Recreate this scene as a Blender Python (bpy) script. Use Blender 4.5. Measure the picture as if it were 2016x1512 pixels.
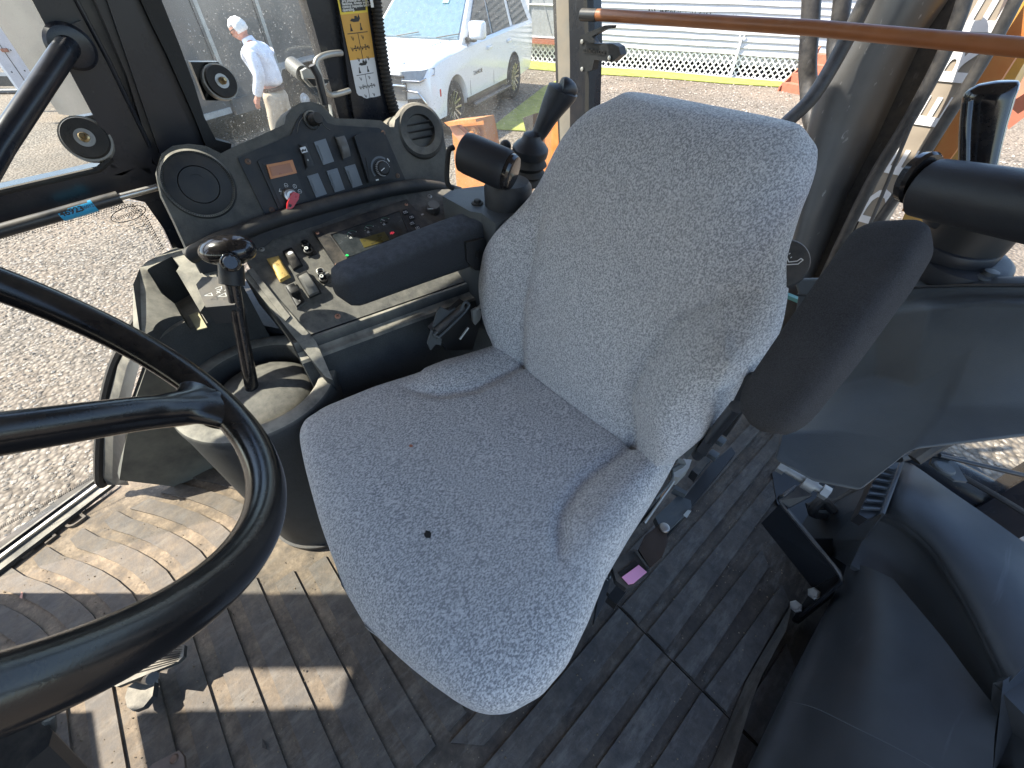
import bpy, bmesh, math, random
from mathutils import Vector, Matrix, noise
random.seed(7)
R = math.radians
S = bpy.context.scene
CS = 1
for o in list(bpy.data.objects): bpy.data.objects.remove(o)
COL = S.collection
# ------------------------------------------------------------------ camera, world, sun, exposure
# World frame = the cab: +X tractor's left, +Y tractor's rear, Z up, cab floor at z 0, yard at z -1.05
F, PIT, YAW, CZ = 812.0, R(45.5), R(48), 1.15
cp, sp, cw, sw = math.cos(PIT), math.sin(PIT), math.cos(YAW), math.sin(YAW)
cam = bpy.data.cameras.new('camera'); camo = bpy.data.objects.new('camera', cam); COL.objects.link(camo)
camo.location = (0, 0, CZ); camo.rotation_euler = (math.pi/2 - PIT, 0, YAW)
cam.sensor_width = 36; cam.lens = F/2016*36; cam.clip_start = .01; cam.clip_end = 1500
S.camera = camo
S.render.resolution_x, S.render.resolution_y = 1024, 768
ELEV = R(50)
w = bpy.data.worlds.new('World'); S.world = w; w.use_nodes = True
nt = w.node_tree; bgn = nt.nodes['Background']; sky = nt.nodes.new('ShaderNodeTexSky')
sky.sky_type = 'NISHITA'; sky.sun_disc = False; sky.sun_elevation = ELEV; sky.sun_rotation = math.atan2(-.669, -.743)
nt.links.new(sky.outputs[0], bgn.inputs[0]); bgn.inputs[1].default_value = 0.15
sun = bpy.data.lights.new('sun', 'SUN'); sun.energy = 4.0; sun.angle = R(.5); sun.color = (1, .93, .82)
suno = bpy.data.objects.new('sun', sun); COL.objects.link(suno)
suno.rotation_euler = Vector((.669*math.cos(ELEV), .743*math.cos(ELEV), -math.sin(ELEV))).to_track_quat('-Z', 'Y').to_euler()
S.view_settings.view_transform = 'Standard'; S.view_settings.look = 'None'; S.view_settings.gamma = 1
S.view_settings.exposure = 1.8
S.render.engine = 'CYCLES'
S.cycles.max_bounces = 8; S.cycles.transparent_max_bounces = 16; S.cycles.caustics_reflective = False; S.cycles.caustics_refractive = False

# ------------------------------------------------------------------ survey helpers (photo point -> point of the place)
def ray(px, py):
    x = px-1008; u = 756-py; f = F*cp+u*sp; d = -F*sp+u*cp
    return Vector((cw*x-sw*f, sw*x+cw*f, d))
O = Vector((0, 0, CZ))
def pZ(px, py, z): r = ray(px, py); return O + r*((z-CZ)/r.z)
def pX(px, py, x): r = ray(px, py); return O + r*(x/r.x)
def pY(px, py, y): r = ray(px, py); return O + r*(y/r.y)
def pP(px, py, pl): r = ray(px, py); return O + r*((pl[0]-O).dot(pl[1])/r.dot(pl[1]))
def plane(a, b, c): return (a, (b-a).cross(c-a).normalized())
def C(r, f, z=0): return Vector((cw*r-sw*f, sw*r+cw*f, z))
G = -1.05

# ------------------------------------------------------------------ object helpers
ORG = {}
def prop(o, label=None, cat=None, group=None, kind=None):
    if label: o['label'] = label
    if cat: o['category'] = cat
    if group: o['group'] = group
    if kind: o['kind'] = kind
    return o
def thing(name, label, cat, loc=(0, 0, 0), group=None, rz=0):
    o = bpy.data.objects.new(name, None); COL.objects.link(o); o.location = loc; o.rotation_euler = (0, 0, rz)
    o.empty_display_size = .05
    ORG[o.name] = Vector(loc) if rz == 0 else None
    return prop(o, label, cat, group)
def link(name, me, mat, parent=None, label=None, smooth=False):
    """me: mesh in world coordinates (or in the thing's own frame when the thing is rotated)"""
    o = bpy.data.objects.new(name, me); COL.objects.link(o)
    if mat is not None:
        for m in (mat if isinstance(mat, (list, tuple)) else [mat]): me.materials.append(m)
    if parent is not None:
        o.parent = parent; og = ORG.get(parent.name)
        if og is not None: me.transform(Matrix.Translation(-og)); ORG[o.name] = og
        else: ORG[o.name] = None
    if smooth: sm(me)
    if label: o['label'] = label
    return o
def sm(me, ang=35):
    for p in me.polygons: p.use_smooth = True
    try: me.set_sharp_from_angle(angle=R(ang))
    except Exception: pass
def bmesh_of(verts, faces):
    bm = bmesh.new(); vs = [bm.verts.new(v) for v in verts]
    for f in faces:
        try: bm.faces.new([vs[i] for i in f])
        except ValueError: pass
    return bm
def fin(bm, name='m', bevel=0, seg=2, sub=0, ang=30):
    if bevel:
        es = [e for e in bm.edges if len(e.link_faces) == 2 and e.calc_face_angle(0) > R(ang)]
        bmesh.ops.bevel(bm, geom=es, offset=bevel, segments=seg, profile=.5, affect='EDGES', clamp_overlap=True)
    bmesh.ops.recalc_face_normals(bm, faces=bm.faces)
    me = bpy.data.meshes.new(name); bm.to_mesh(me); bm.free(); return me
def ext(name, pts, vec, mat, parent=None, bevel=0, seg=2, label=None, tri=False):
    """solid from an outline and a thickness vector"""
    n = len(pts); vec = Vector(vec)
    bm = bmesh_of([Vector(p) for p in pts]+[Vector(p)+vec for p in pts],
                  [list(range(n)), list(range(2*n-1, n-1, -1))]+[[i, (i+1) % n, (i+1) % n+n, i+n] for i in range(n)])
    return link(name, fin(bm, name, bevel, seg), mat, parent, label, smooth=bevel > 0)
def box(name, c, s, mat, parent=None, bevel=0, seg=2, rot=None, label=None):
    bm = bmesh.new(); bmesh.ops.create_cube(bm, size=1)
    bmesh.ops.scale(bm, vec=s, verts=bm.verts)
    if bevel:
        bmesh.ops.bevel(bm, geom=bm.edges[:], offset=bevel, segments=seg, profile=.5, affect='EDGES', clamp_overlap=True)
    M = Matrix.Translation(c)
    if rot is not None: M = M @ (rot.to_4x4() if isinstance(rot, Matrix) else rot.to_matrix().to_4x4())
    bm.transform(M); return link(name, fin(bm, name), mat, parent, label, smooth=bevel > 0)
def frame(z, x=None):
    """rotation matrix with local Z along z, X near x"""
    z = Vector(z).normalized(); x = Vector(x) if x is not None else (Vector((1, 0, 0)) if abs(z.x) < .9 else Vector((0, 1, 0)))
    y = z.cross(x).normalized(); x = y.cross(z).normalized()
    return Matrix((x, y, z)).transposed()
def smooth_path(pts, n=6, closed=False):
    out = []; N = len(pts)
    for i in range(N if closed else N-1):
        p0 = pts[(i-1) % N] if closed or i > 0 else pts[0]*2-pts[1]
        p1 = pts[i]; p2 = pts[(i+1) % N]
        p3 = pts[(i+2) % N] if closed or i+2 < N else pts[-1]*2-pts[-2]
        for k in range(n):
            t = k/n
            out.append(.5*((2*p1)+(p2-p0)*t+(2*p0-5*p1+4*p2-p3)*t*t+(3*p1-p0-3*p2+p3)*t**3))
    if not closed: out.append(pts[-1].copy())
    return out
def tube_bm(pts, r, seg=12, closed=False, flat=None, bm=None):
    """sweep; r number or list; flat = (k, axis) squashes section"""
    pts = [Vector(p) for p in pts]; n = len(pts)
    rs = r if isinstance(r, (list, tuple)) else [r]*n
    bm = bm or bmesh.new(); rings = []; up = None
    for i, p in enumerate(pts):
        a = pts[(i-1) % n] if closed or i > 0 else p; b = pts[(i+1) % n] if closed or i < n-1 else p
        t = (b-a).normalized()
        if up is None: up = t.orthogonal().normalized()
        up = (up-t*up.dot(t))
        up = up.normalized() if up.length > 1e-6 else t.orthogonal().normalized()
        s = t.cross(up); ring = []
        for k in range(seg):
            a_ = 2*math.pi*k/seg; v = up*math.cos(a_)*rs[i]+s*math.sin(a_)*rs[i]
            if flat: ax = Vector(flat[1]).normalized(); v = v-ax*v.dot(ax)*(1-flat[0])
            ring.append(bm.verts.new(p+v))
        rings.append(ring)
    m = n if closed else n-1
    for i in range(m):
        A, B = rings[i], rings[(i+1) % n]
        sh = 0
        if closed and i == n-1:   # align seam
            sh = min(range(seg), key=lambda q: (B[q].co-A[0].co).length)
        for k in range(seg):
            bm.faces.new([A[k], A[(k+1) % seg], B[(k+1+sh) % seg], B[(k+sh) % seg]])
    if not closed: bm.faces.new(rings[0][::-1]); bm.faces.new(rings[-1])
    return bm
def tube(name, pts, r, mat, parent=None, seg=12, closed=False, flat=None, label=None):
    return link(name, fin(tube_bm(pts, r, seg, closed, flat), name), mat, parent, label, smooth=True)
def lathe_bm(prof, c, axis=(0, 0, 1), seg=32, bm=None, xdir=None, ell=1):
    """prof: list of (radius, height); closed solid of revolution round axis through c"""
    M = frame(axis, xdir); c = Vector(c); bm = bm or bmesh.new(); rings = []
    for r_, h in prof:
        if r_ < 1e-6: rings.append([bm.verts.new(c+M@Vector((0, 0, h)))])
        else: rings.append([bm.verts.new(c+M@Vector((r_*math.cos(2*math.pi*k/seg), ell*r_*math.sin(2*math.pi*k/seg), h))) for k in range(seg)])
    for A, B in zip(rings, rings[1:]):
        for k in range(seg):
            k2 = (k+1) % seg
            if len(A) == 1 and len(B) == 1: continue
            f = [A[0], B[k2], B[k]] if len(A) == 1 else ([A[k], A[k2], B[0]] if len(B) == 1 else [A[k], A[k2], B[k2], B[k]])
            bm.faces.new(f)
    if len(rings[0]) > 1: bm.faces.new(rings[0][::-1])
    if len(rings[-1]) > 1: bm.faces.new(rings[-1])
    return bm
def lathe(name, prof, c, mat, parent=None, axis=(0, 0, 1), seg=32, label=None, xdir=None, ell=1):
    return link(name, fin(lathe_bm(prof, c, axis, seg, None, xdir, ell), name), mat, parent, label, smooth=True)
def loft(name, rows, mat, parent=None, closed=False, thick=None, smooth=True, label=None, ang=35, caps=False):
    """surface through rows of points; thick = vector to give it depth"""
    nr, nc = len(rows), len(rows[0]); V = [Vector(p) for r_ in rows for p in r_]; Fc = []
    for i in range(nr-1):
        for j in range(nc if closed else nc-1):
            j2 = (j+1) % nc; Fc.append([i*nc+j, i*nc+j2, (i+1)*nc+j2, (i+1)*nc+j])
    if caps: Fc.append(list(range(nc))[::-1]); Fc.append([(nr-1)*nc+j for j in range(nc)])
    bm = bmesh_of(V, Fc)
    if thick is not None:
        g = bmesh.ops.extrude_face_region(bm, geom=bm.faces[:]); bmesh.ops.translate(bm, vec=Vector(thick), verts=[e for e in g['geom'] if isinstance(e, bmesh.types.BMVert)])
    me = fin(bm, name); o = link(name, me, mat, parent, label)
    if smooth: sm(me, ang)
    return o
def subd(o, lv=2):
    m = o.modifiers.new('s', 'SUBSURF'); m.levels = lv; m.render_levels = lv; return o
def join_meshes(name, bms):
    me = bpy.data.meshes.new(name); b = bmesh.new()
    for x in bms:
        t = bpy.data.meshes.new('t'); x.to_mesh(t); x.free(); b.from_mesh(t); bpy.data.meshes.remove(t)
    bmesh.ops.recalc_face_normals(b, faces=b.faces); b.to_mesh(me); b.free(); return me
def text(name, s, origin, xd, yd, size, mat, parent=None, depth=.0006, align='CENTER', bold=0, sx=1, label=None, aligny='CENTER', shear=0):
    cu = bpy.data.curves.new('t', 'FONT'); cu.body = s; cu.size = size; cu.extrude = depth; cu.align_x = align; cu.align_y = aligny; cu.offset = bold; cu.shear = shear
    cu.resolution_u = 3
    to = bpy.data.objects.new('t', cu); COL.objects.link(to)
    dg = bpy.context.evaluated_depsgraph_get(); me = bpy.data.meshes.new_from_object(to.evaluated_get(dg)); me.name = name
    bpy.data.objects.remove(to); me.materials.clear()
    xd = Vector(xd).normalized(); yd = Vector(yd); yd = (yd-xd*yd.dot(xd)).normalized(); zd = xd.cross(yd)
    M = Matrix((xd*sx, yd, zd)).transposed().to_4x4(); M.translation = Vector(origin)
    me.transform(M); return link(name, me, mat, parent, label)
def marks(name, segs, org, xd, yd, wd, mat, parent, lift=.0008):
    """thin printed strokes: segs = lists of 2-D points in metres on the plane org/xd/yd"""
    xd = Vector(xd).normalized(); yd = Vector(yd); yd = (yd-xd*yd.dot(xd)).normalized(); n = xd.cross(yd); bm = bmesh.new()
    for s in segs:
        for (x0, y0), (x1, y1) in zip(s, s[1:]):
            d = Vector((x1-x0, y1-y0)); L = d.length
            if L < 1e-7: continue
            d /= L; q = Vector((-d.y, d.x))*wd/2; a = Vector((x0, y0))-d*wd*.3; b = Vector((x1, y1))+d*wd*.3
            vs = [bm.verts.new(org+xd*p.x+yd*p.y+n*lift) for p in (a-q, b-q, b+q, a+q)]
            bm.faces.new(vs)
    me = bpy.data.meshes.new(name); bm.to_mesh(me); bm.free(); return link(name, me, mat, parent)
def dup(o, parent=None):
    c = o.copy(); COL.objects.link(c); c.parent = parent; ORG[c.name] = ORG.get(o.name)
    for ch in list(o.children): dup(ch, c)
    return c

# ------------------------------------------------------------------ materials
def nodes(name):
    m = bpy.data.materials.new(name); m.use_nodes = True; t = m.node_tree
    return m, t, t.nodes['Principled BSDF'], lambda k: t.nodes.new(k), t.links.new
def _mix(t, fac, a, b, mode='MIX'):
    n = t.nodes.new('ShaderNodeMix'); n.data_type = 'RGBA'; n.blend_type = mode
    if isinstance(fac, (int, float)): n.inputs[0].default_value = fac
    else: t.links.new(fac, n.inputs[0])
    for i, v in ((6, a), (7, b)):
        if isinstance(v, (tuple, list)): n.inputs[i].default_value = (*v, 1)
        else: t.links.new(v, n.inputs[i])
    return n.outputs[2]
def _noise(t, scale, det=4, rough=.55, stretch=None, rot=0):
    tc = t.nodes.new('ShaderNodeTexCoord'); n = t.nodes.new('ShaderNodeTexNoise'); n.inputs['Scale'].default_value = scale
    n.inputs['Detail'].default_value = det; n.inputs['Roughness'].default_value = rough
    if stretch:
        mp = t.nodes.new('ShaderNodeMapping'); mp.inputs['Scale'].default_value = stretch; mp.inputs['Rotation'].default_value = (0, 0, rot)
        t.links.new(tc.outputs['Object'], mp.inputs[0]); t.links.new(mp.outputs[0], n.inputs[0])
    else: t.links.new(tc.outputs['Object'], n.inputs[0])
    return n.outputs[0]
def _ramp(t, src, a, b, lo=0, hi=1):
    n = t.nodes.new('ShaderNodeMapRange'); n.inputs[1].default_value = a; n.inputs[2].default_value = b
    n.inputs[3].default_value = lo; n.inputs[4].default_value = hi; t.links.new(src, n.inputs[0]); return n.outputs[0]
def mat(name, col, rough=.5, metal=0, grain=0, gscale=400, bump=0, bscale=600, dust=0, dcol=(.33, .27, .2), dscale=9, var=.15, vscale=12, coat=0, spec=.5, up=True, scratch=0, droughness=.9, dlo=.36, dhi=.68):
    m, t, b, N, L = nodes(name)
    c = _mix(t, _ramp(t, _noise(t, vscale), .3, .7), tuple(x*(1-var) for x in col), tuple(min(1, x*(1+var)) for x in col))
    rr = None
    if grain: c = _mix(t, _ramp(t, _noise(t, gscale, 2), .35, .65, 0, grain), c, tuple(min(1, x*2.2+.01) for x in col))
    if dust:
        f = _ramp(t, _noise(t, dscale, 8, .65), dlo, dhi, 0, 1)
        if up:
            g = N('ShaderNodeNewGeometry'); s = N('ShaderNodeSeparateXYZ'); L(g.outputs['Normal'], s.inputs[0])
            u = _ramp(t, s.outputs[2], .15, .8, .06, 1); mm = N('ShaderNodeMath'); mm.operation = 'MULTIPLY'; L(f, mm.inputs[0]); L(u, mm.inputs[1]); f = mm.outputs[0]
        mm = N('ShaderNodeMath'); mm.operation = 'MULTIPLY'; L(f, mm.inputs[0]); mm.inputs[1].default_value = dust; f = mm.outputs[0]
        c = _mix(t, f, c, dcol); rr = _ramp(t, f, 0, 1, rough, droughness)
    if scratch:
        s1 = _ramp(t, _noise(t, 60, 3, .6, (1, .06, .3), .7), .66, .72, 0, scratch); c = _mix(t, s1, c, tuple(min(1, x*3+.08) for x in col))
    L(c, b.inputs['Base Color'])
    if rr is not None: L(rr, b.inputs['Roughness'])
    else: L(_ramp(t, _noise(t, 25, 3), .3, .7, max(.03, rough-.06), min(1, rough+.08)), b.inputs['Roughness'])
    b.inputs['Metallic'].default_value = metal; b.inputs['Specular IOR Level'].default_value = spec
    if coat: b.inputs['Coat Weight'].default_value = coat; b.inputs['Coat Roughness'].default_value = .08
    if bump:
        bn = N('ShaderNodeBump'); bn.inputs['Strength'].default_value = bump; bn.inputs['Distance'].default_value = .002
        L(_noise(t, bscale, 3), bn.inputs['Height']); L(bn.outputs[0], b.inputs['Normal'])
    return m
def cloth_mat():
    m, t, b, N, L = nodes('seat_cloth')
    a = _noise(t, 430, 2, .65, (1, .55, .8), .5); v = N('ShaderNodeTexVoronoi'); v.inputs['Scale'].default_value = 420
    tc = N('ShaderNodeTexCoord'); L(tc.outputs['Object'], v.inputs['Vector'])
    c = _mix(t, _ramp(t, a, .40, .60), (.22, .225, .235), (.69, .68, .665))
    c = _mix(t, _ramp(t, v.outputs['Distance'], .1, .7, 0, .35), c, (.22, .222, .23))
    c = _mix(t, _ramp(t, _noise(t, 5, 5), .35, .7, 0, .25), c, (.45, .43, .40))
    L(c, b.inputs['Base Color']); b.inputs['Roughness'].default_value = .95; b.inputs['Specular IOR Level'].default_value = .15
    b.inputs['Sheen Weight'].default_value = .25
    bn = N('ShaderNodeBump'); bn.inputs['Strength'].default_value = .55; bn.inputs['Distance'].default_value = .0012
    L(a, bn.inputs['Height']); L(bn.outputs[0], b.inputs['Normal']); return m
def gravel_mat(name, c1, c2, scale=28):
    m, t, b, N, L = nodes(name); tc = N('ShaderNodeTexCoord')
    v = N('ShaderNodeTexVoronoi'); v.inputs['Scale'].default_value = scale; L(tc.outputs['Object'], v.inputs['Vector'])
    s = N('ShaderNodeSeparateXYZ'); L(v.outputs['Color'], s.inputs[0])
    c = _mix(t, s.outputs[0], c1, c2)
    c = _mix(t, _ramp(t, v.outputs['Distance'], .25, .75, 0, .75), c, tuple(x*.35 for x in c1))
    c = _mix(t, _ramp(t, _noise(t, .55, 6), .4, .75, 0, .55), c, (.3, .22, .15))
    c = _mix(t, _ramp(t, _noise(t, .25, 4), .5, .6, 0, .5), c, tuple(x*.7 for x in c1))
    L(c, b.inputs['Base Color']); b.inputs['Roughness'].default_value = .95
    bn = N('ShaderNodeBump'); bn.inputs['Strength'].default_value = 1; bn.inputs['Distance'].default_value = .02
    L(v.outputs['Distance'], bn.inputs['Height']); bn.invert = True; L(bn.outputs[0], b.inputs['Normal']); return m
def glass_mat(name, tint=(.82, .85, .84), dirt=.1, speck=.35):
    m, t, b, N, L = nodes(name); t.nodes.remove(b)
    tr = N('ShaderNodeBsdfTransparent'); tr.inputs[0].default_value = (*tint, 1)
    gl = N('ShaderNodeBsdfGlossy'); gl.inputs['Roughness'].default_value = .02
    lw = N('ShaderNodeLayerWeight'); lw.inputs['Blend'].default_value = .5; pw_ = N('ShaderNodeMath'); pw_.operation = 'POWER'; pw_.inputs[1].default_value = 5; L(lw.outputs['Facing'], pw_.inputs[0]); fr = N('ShaderNodeMath'); fr.operation = 'MULTIPLY_ADD'; fr.inputs[1].default_value = .9; fr.inputs[2].default_value = .035; L(pw_.outputs[0], fr.inputs[0])
    m1 = N('ShaderNodeMixShader'); f2 = N('ShaderNodeMath'); f2.operation = 'MULTIPLY'; f2.inputs[1].default_value = .8; L(fr.outputs[0], f2.inputs[0]); L(f2.outputs[0], m1.inputs[0]); L(tr.outputs[0], m1.inputs[1]); L(gl.outputs[0], m1.inputs[2])
    df = N('ShaderNodeBsdfDiffuse'); df.inputs[0].default_value = (.5, .48, .44, 1)
    sp_ = _ramp(t, _noise(t, 260, 2, .5), .66, .72, 0, speck); ha = _ramp(t, _noise(t, 7, 6, .6), .35, .8, dirt*.3, dirt*1.6)
    ad = N('ShaderNodeMath'); ad.operation = 'MAXIMUM'; L(sp_, ad.inputs[0]); L(ha, ad.inputs[1])
    tl = N('ShaderNodeBsdfTranslucent'); tl.inputs[0].default_value = (.6, .59, .56, 1); m3 = N('ShaderNodeMixShader'); m3.inputs[0].default_value = .6; L(df.outputs[0], m3.inputs[1]); L(tl.outputs[0], m3.inputs[2])
    m2 = N('ShaderNodeMixShader'); L(ad.outputs[0], m2.inputs[0]); L(m1.outputs[0], m2.inputs[1]); L(m3.outputs[0], m2.inputs[2])
    L(m2.outputs[0], t.nodes['Material Output'].inputs[0]); return m
def plate_mat(name, col, emit=0):
    m, t, b, N, L = nodes(name); b.inputs['Base Color'].default_value = (*col, 1); b.inputs['Roughness'].default_value = .5
    if emit: b.inputs['Emission Color'].default_value = (*col, 1); b.inputs['Emission Strength'].default_value = emit
    return m
def mat_floor(name, col, dustlo, dusthi):
    """worn rubber; more dried mud towards the right-hand door (low X, low Y)"""
    m, t, b, N, L = nodes(name); tc = N('ShaderNodeNewGeometry'); s = N('ShaderNodeSeparateXYZ'); L(tc.outputs['Position'], s.inputs[0])
    g = _ramp(t, s.outputs[0], .25, -1.0, dustlo, dusthi)
    n1 = _ramp(t, _noise(t, 16, 9, .7), .38, .66); n2 = _ramp(t, _noise(t, 110, 4, .7), .3, .75, .3, 1)
    a = N('ShaderNodeMath'); a.operation = 'MULTIPLY'; L(n1, a.inputs[0]); L(n2, a.inputs[1])
    a2 = N('ShaderNodeMath'); a2.operation = 'MULTIPLY_ADD'; L(a.outputs[0], a2.inputs[0]); L(g, a2.inputs[1]); a2.inputs[2].default_value = 0
    a3 = N('ShaderNodeMath'); a3.operation = 'MULTIPLY_ADD'; L(g, a3.inputs[0]); a3.inputs[1].default_value = .22; L(a2.outputs[0], a3.inputs[2]); a3.use_clamp = True
    c = _mix(t, _ramp(t, _noise(t, 40, 6, .7), .3, .7), tuple(x*.6 for x in col), tuple(x*1.7 for x in col))
    c = _mix(t, _ramp(t, _noise(t, 30, 5, .75, (1, .3, 1), .9), .50, .66, 0, .55), c, (.16, .15, .13))
    c = _mix(t, a3.outputs[0], c, (.30, .235, .165)); L(c, b.inputs['Base Color']); L(_ramp(t, a3.outputs[0], 0, .6, .62, .92), b.inputs['Roughness'])
    bn = N('ShaderNodeBump'); bn.inputs['Strength'].default_value = .5; bn.inputs['Distance'].default_value = .002; L(_noise(t, 150, 6, .7), bn.inputs['Height']); L(bn.outputs[0], b.inputs['Normal'])
    return m
M = {}
M['cloth'] = cloth_mat()
M['plastic'] = mat('black_textured_plastic', (.024, .026, .029), .52, bump=.35, bscale=900, dust=.35, dscale=14, spec=.35)
M['panel'] = mat('panel_plastic', (.014, .016, .019), .45, bump=.15, bscale=900, dust=.3, dscale=22, spec=.3)
M['dusty'] = mat('dusty_grey_plastic', (.030, .033, .035), .6, bump=.5, bscale=700, dust=.95, dcol=(.36, .335, .28), dscale=18, grain=.3, spec=.25, dlo=.2, dhi=.6)
M['dustypanel'] = mat('dusty_panel', (.022, .024, .027), .6, bump=.3, bscale=700, dust=.85, dcol=(.25, .235, .20), dscale=45, grain=.45, gscale=350, spec=.3, dlo=.1, dhi=.8)
M['gloss'] = mat('gloss_black', (.008, .008, .01), .12, spec=.6, var=.05, dust=.06, dscale=60, up=False)
M['rim'] = mat('steering_rim', (.008, .008, .009), .18, bump=.04, bscale=700, spec=.4, dust=.08, dscale=40)
M['satin'] = mat('satin_black_paint', (.016, .019, .024), .33, dust=.35, dscale=10, spec=.5, scratch=.15)
M['post'] = mat('post_paint', (.011, .014, .021), .27, dust=.38, dscale=4, dcol=(.085, .06, .045), up=False, spec=.35, scratch=.2, dlo=.45, dhi=.8)
M['rubber'] = mat('rubber', (.012, .012, .012), .7, bump=.3, bscale=300, dust=.3)
M['foam'] = mat('foam_grip', (.018, .02, .024), .42, bump=.25, bscale=900, spec=.45)
M['armcloth'] = mat('armrest_cloth', (.036, .036, .038), .95, grain=.55, gscale=900, bump=.8, bscale=900, dust=.3, dscale=30, dcol=(.09, .09, .095), spec=.15)
M['armvinyl'] = mat('worn_vinyl', (.018, .020, .023), .7, bump=1.0, bscale=380, grain=.4, gscale=600, spec=.35, dust=.8, dcol=(.12, .13, .15), dscale=70, dlo=.2, dhi=.8)
M['tower'] = mat('tower_plastic', (.062, .071, .078), .45, bump=.2, bscale=800, dust=.35, dscale=4, dcol=(.13, .125, .105), up=False, spec=.4)
M['cover'] = mat('cover_plastic', (.044, .050, .056), .38, bump=.12, bscale=1200, dust=.3, dscale=5, dcol=(.1, .1, .1), up=False, spec=.45, scratch=.12)
M['mat'] = mat_floor('floor_rubber', (.043, .040, .037), .14, .60)
M['groove'] = mat_floor('floor_grooves', (.018, .014, .011), .18, 1.2)
M['amber'] = mat('amber_lens', (.5, .19, .05), .35)
M['red'] = mat('red_plastic', (.55, .02, .025), .3)
M['pink'] = mat('faded_pink', (.85, .36, .55), .6)
M['yellowkey'] = mat('yellow_rocker', (.62, .42, .13), .5, var=.08)
M['greyblank'] = mat('grey_blank', (.14, .16, .18), .35, bump=.3, bscale=500, dust=.3)
M['rocker'] = mat('rocker_grey', (.11, .11, .105), .5, dust=.5, dcol=(.35, .32, .27))
M['steel'] = mat('steel', (.45, .44, .42), .35, metal=1, dust=.3, dscale=40)
M['zinc'] = mat('zinc', (.4, .4, .38), .45, metal=.6, dust=.4)
M['brass'] = mat('brassy_bolt', (.4, .3, .16), .35, metal=1)
M['screw'] = mat('rusty_screw', (.16, .1, .07), .6, metal=.4)
M['copper'] = mat('copper_screw', (.55, .28, .18), .5, metal=.5)
M['white'] = plate_mat('print_white', (.75, .75, .72)); M['ink'] = plate_mat('print_black', (.012, .012, .012))
M['decalY'] = mat('decal_yellow', (.62, .33, .05), .4, var=.06); M['decalB'] = mat('decal_border', (.8, .6, .05), .4, var=.05); M['decalW'] = mat('decal_white', (.62, .63, .65), .45, var=.06)
M['blue'] = mat('blue_label', (.03, .35, .62), .4)
M['lcd'] = mat('lcd', (.09, .075, .02), .3); M['gaugeG'] = plate_mat('gauge_green', (.05, .3, .17)); M['ledg'] = plate_mat('led_green', (.02, .5, .12), .3); M['ledr'] = plate_mat('led_red', (.8, .06, .1), .3)
M['display'] = mat('display_face', (.02, .026, .03), .12, spec=.6, dust=.25, dscale=25, dcol=(.16, .17, .17), up=False)
M['glass'] = glass_mat('cab_glass', (.93, .95, .94), .03, .12); M['glassdirty'] = glass_mat('dusty_cab_glass', (.94, .95, .93), .05, .5); M['edge'] = mat('glass_edge', (.12, .26, .23), .3)
M['clear'] = glass_mat('pane', (.95, .96, .95), .02, .06)
M['brown'] = mat('brown_tube', (.28, .10, .035), .35, dust=.25, dcol=(.3, .25, .2), dscale=50)
M['gravel'] = gravel_mat('gravel', (.135, .11, .083), (.32, .275, .22))
M['turf'] = mat('turf', (.25, .27, .045), .95, bump=1, bscale=120, var=.25, vscale=6, dust=.3, dcol=(.35, .3, .15), dscale=3)
M['siding'] = mat('white_siding', (.5, .5, .51), .5, var=.05, dust=.25, dcol=(.45, .43, .4), dscale=2, up=False)
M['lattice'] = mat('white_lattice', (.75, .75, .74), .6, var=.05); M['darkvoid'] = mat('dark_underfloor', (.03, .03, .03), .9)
M['redwood'] = mat('red_timber', (.34, .11, .06), .8, dust=.4)
M['orange'] = mat('rusty_orange_paint', (.48, .15, .03), .5, dust=.8, dcol=(.40, .2, .06), dscale=12, up=False)
M['yellow'] = mat('machine_yellow', (.62, .34, .04), .45, dust=.6, dcol=(.3, .2, .12), dscale=8, up=False)
M['boom'] = mat('boom_plastic', (.060, .061, .060), .3, dust=.35, dscale=4, dcol=(.11, .105, .098), up=False, scratch=.8)
M['black'] = mat('grimy_black', (.017, .017, .018), .5, dust=.22, dcol=(.2, .18, .15), dscale=30, up=False, scratch=.4)
M['boomw'] = mat('decal_backing', (.30, .255, .20), .5, dust=.4, up=False); M['boomletter'] = mat('decal_letter', (.78, .77, .76), .5, var=.03)
M['paint'] = mat('white_car_paint', (.78, .79, .81), .18, var=.01, coat=1, spec=.5); M['tyre'] = mat('tyre', (.02, .02, .02), .85, dust=.3)
M['carglass'] = mat('car_glass', (.02, .035, .045), .04, spec=1); M['cartrim'] = mat('car_trim', (.015, .015, .016), .35); M['chrome'] = mat('chrome', (.7, .7, .7), .12, metal=1)
M['alloy'] = mat('alloy', (.5, .5, .5), .25, metal=1); M['lamp'] = mat('lamp', (.2, .22, .24), .1, spec=1)
M['alu'] = mat('trailer_aluminium', (.17, .16, .145), .42, metal=.35, var=.25, vscale=1.2, dust=.6, dscale=1.5, dcol=(.24, .21, .18), up=False)
M['trailerw'] = mat('trailer_white', (.75, .75, .76), .4, var=.04); M['trailershade'] = mat('trailer_door_shade', (.55, .54, .58), .5, var=.06)  # door's greyer tone holds the shade on that face
M['shirt'] = mat('white_shirt', (.72, .74, .82), .9, bump=.5, bscale=25); M['trouser'] = mat('khaki', (.42, .35, .27), .9, bump=.5, bscale=25)
M['skin'] = mat('skin', (.52, .25, .18), .6, var=.08); M['hair'] = mat('white_hair', (.75, .73, .7), .8, bump=.8, bscale=120); M['belt'] = mat('leather', (.06, .03, .02), .5)

# ================================================================== SETTING
def sheet(name, pts, m, kind='structure', parent=None):
    bm = bmesh_of([Vector(p) for p in pts], [list(range(len(pts)))]); o = link(name, fin(bm, name), m, parent); prop(o, kind=kind); return o
sheet('ground', [(-300, -300, G), (300, -300, G), (300, 300, G), (-300, 300, G)], M['gravel'])
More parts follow.
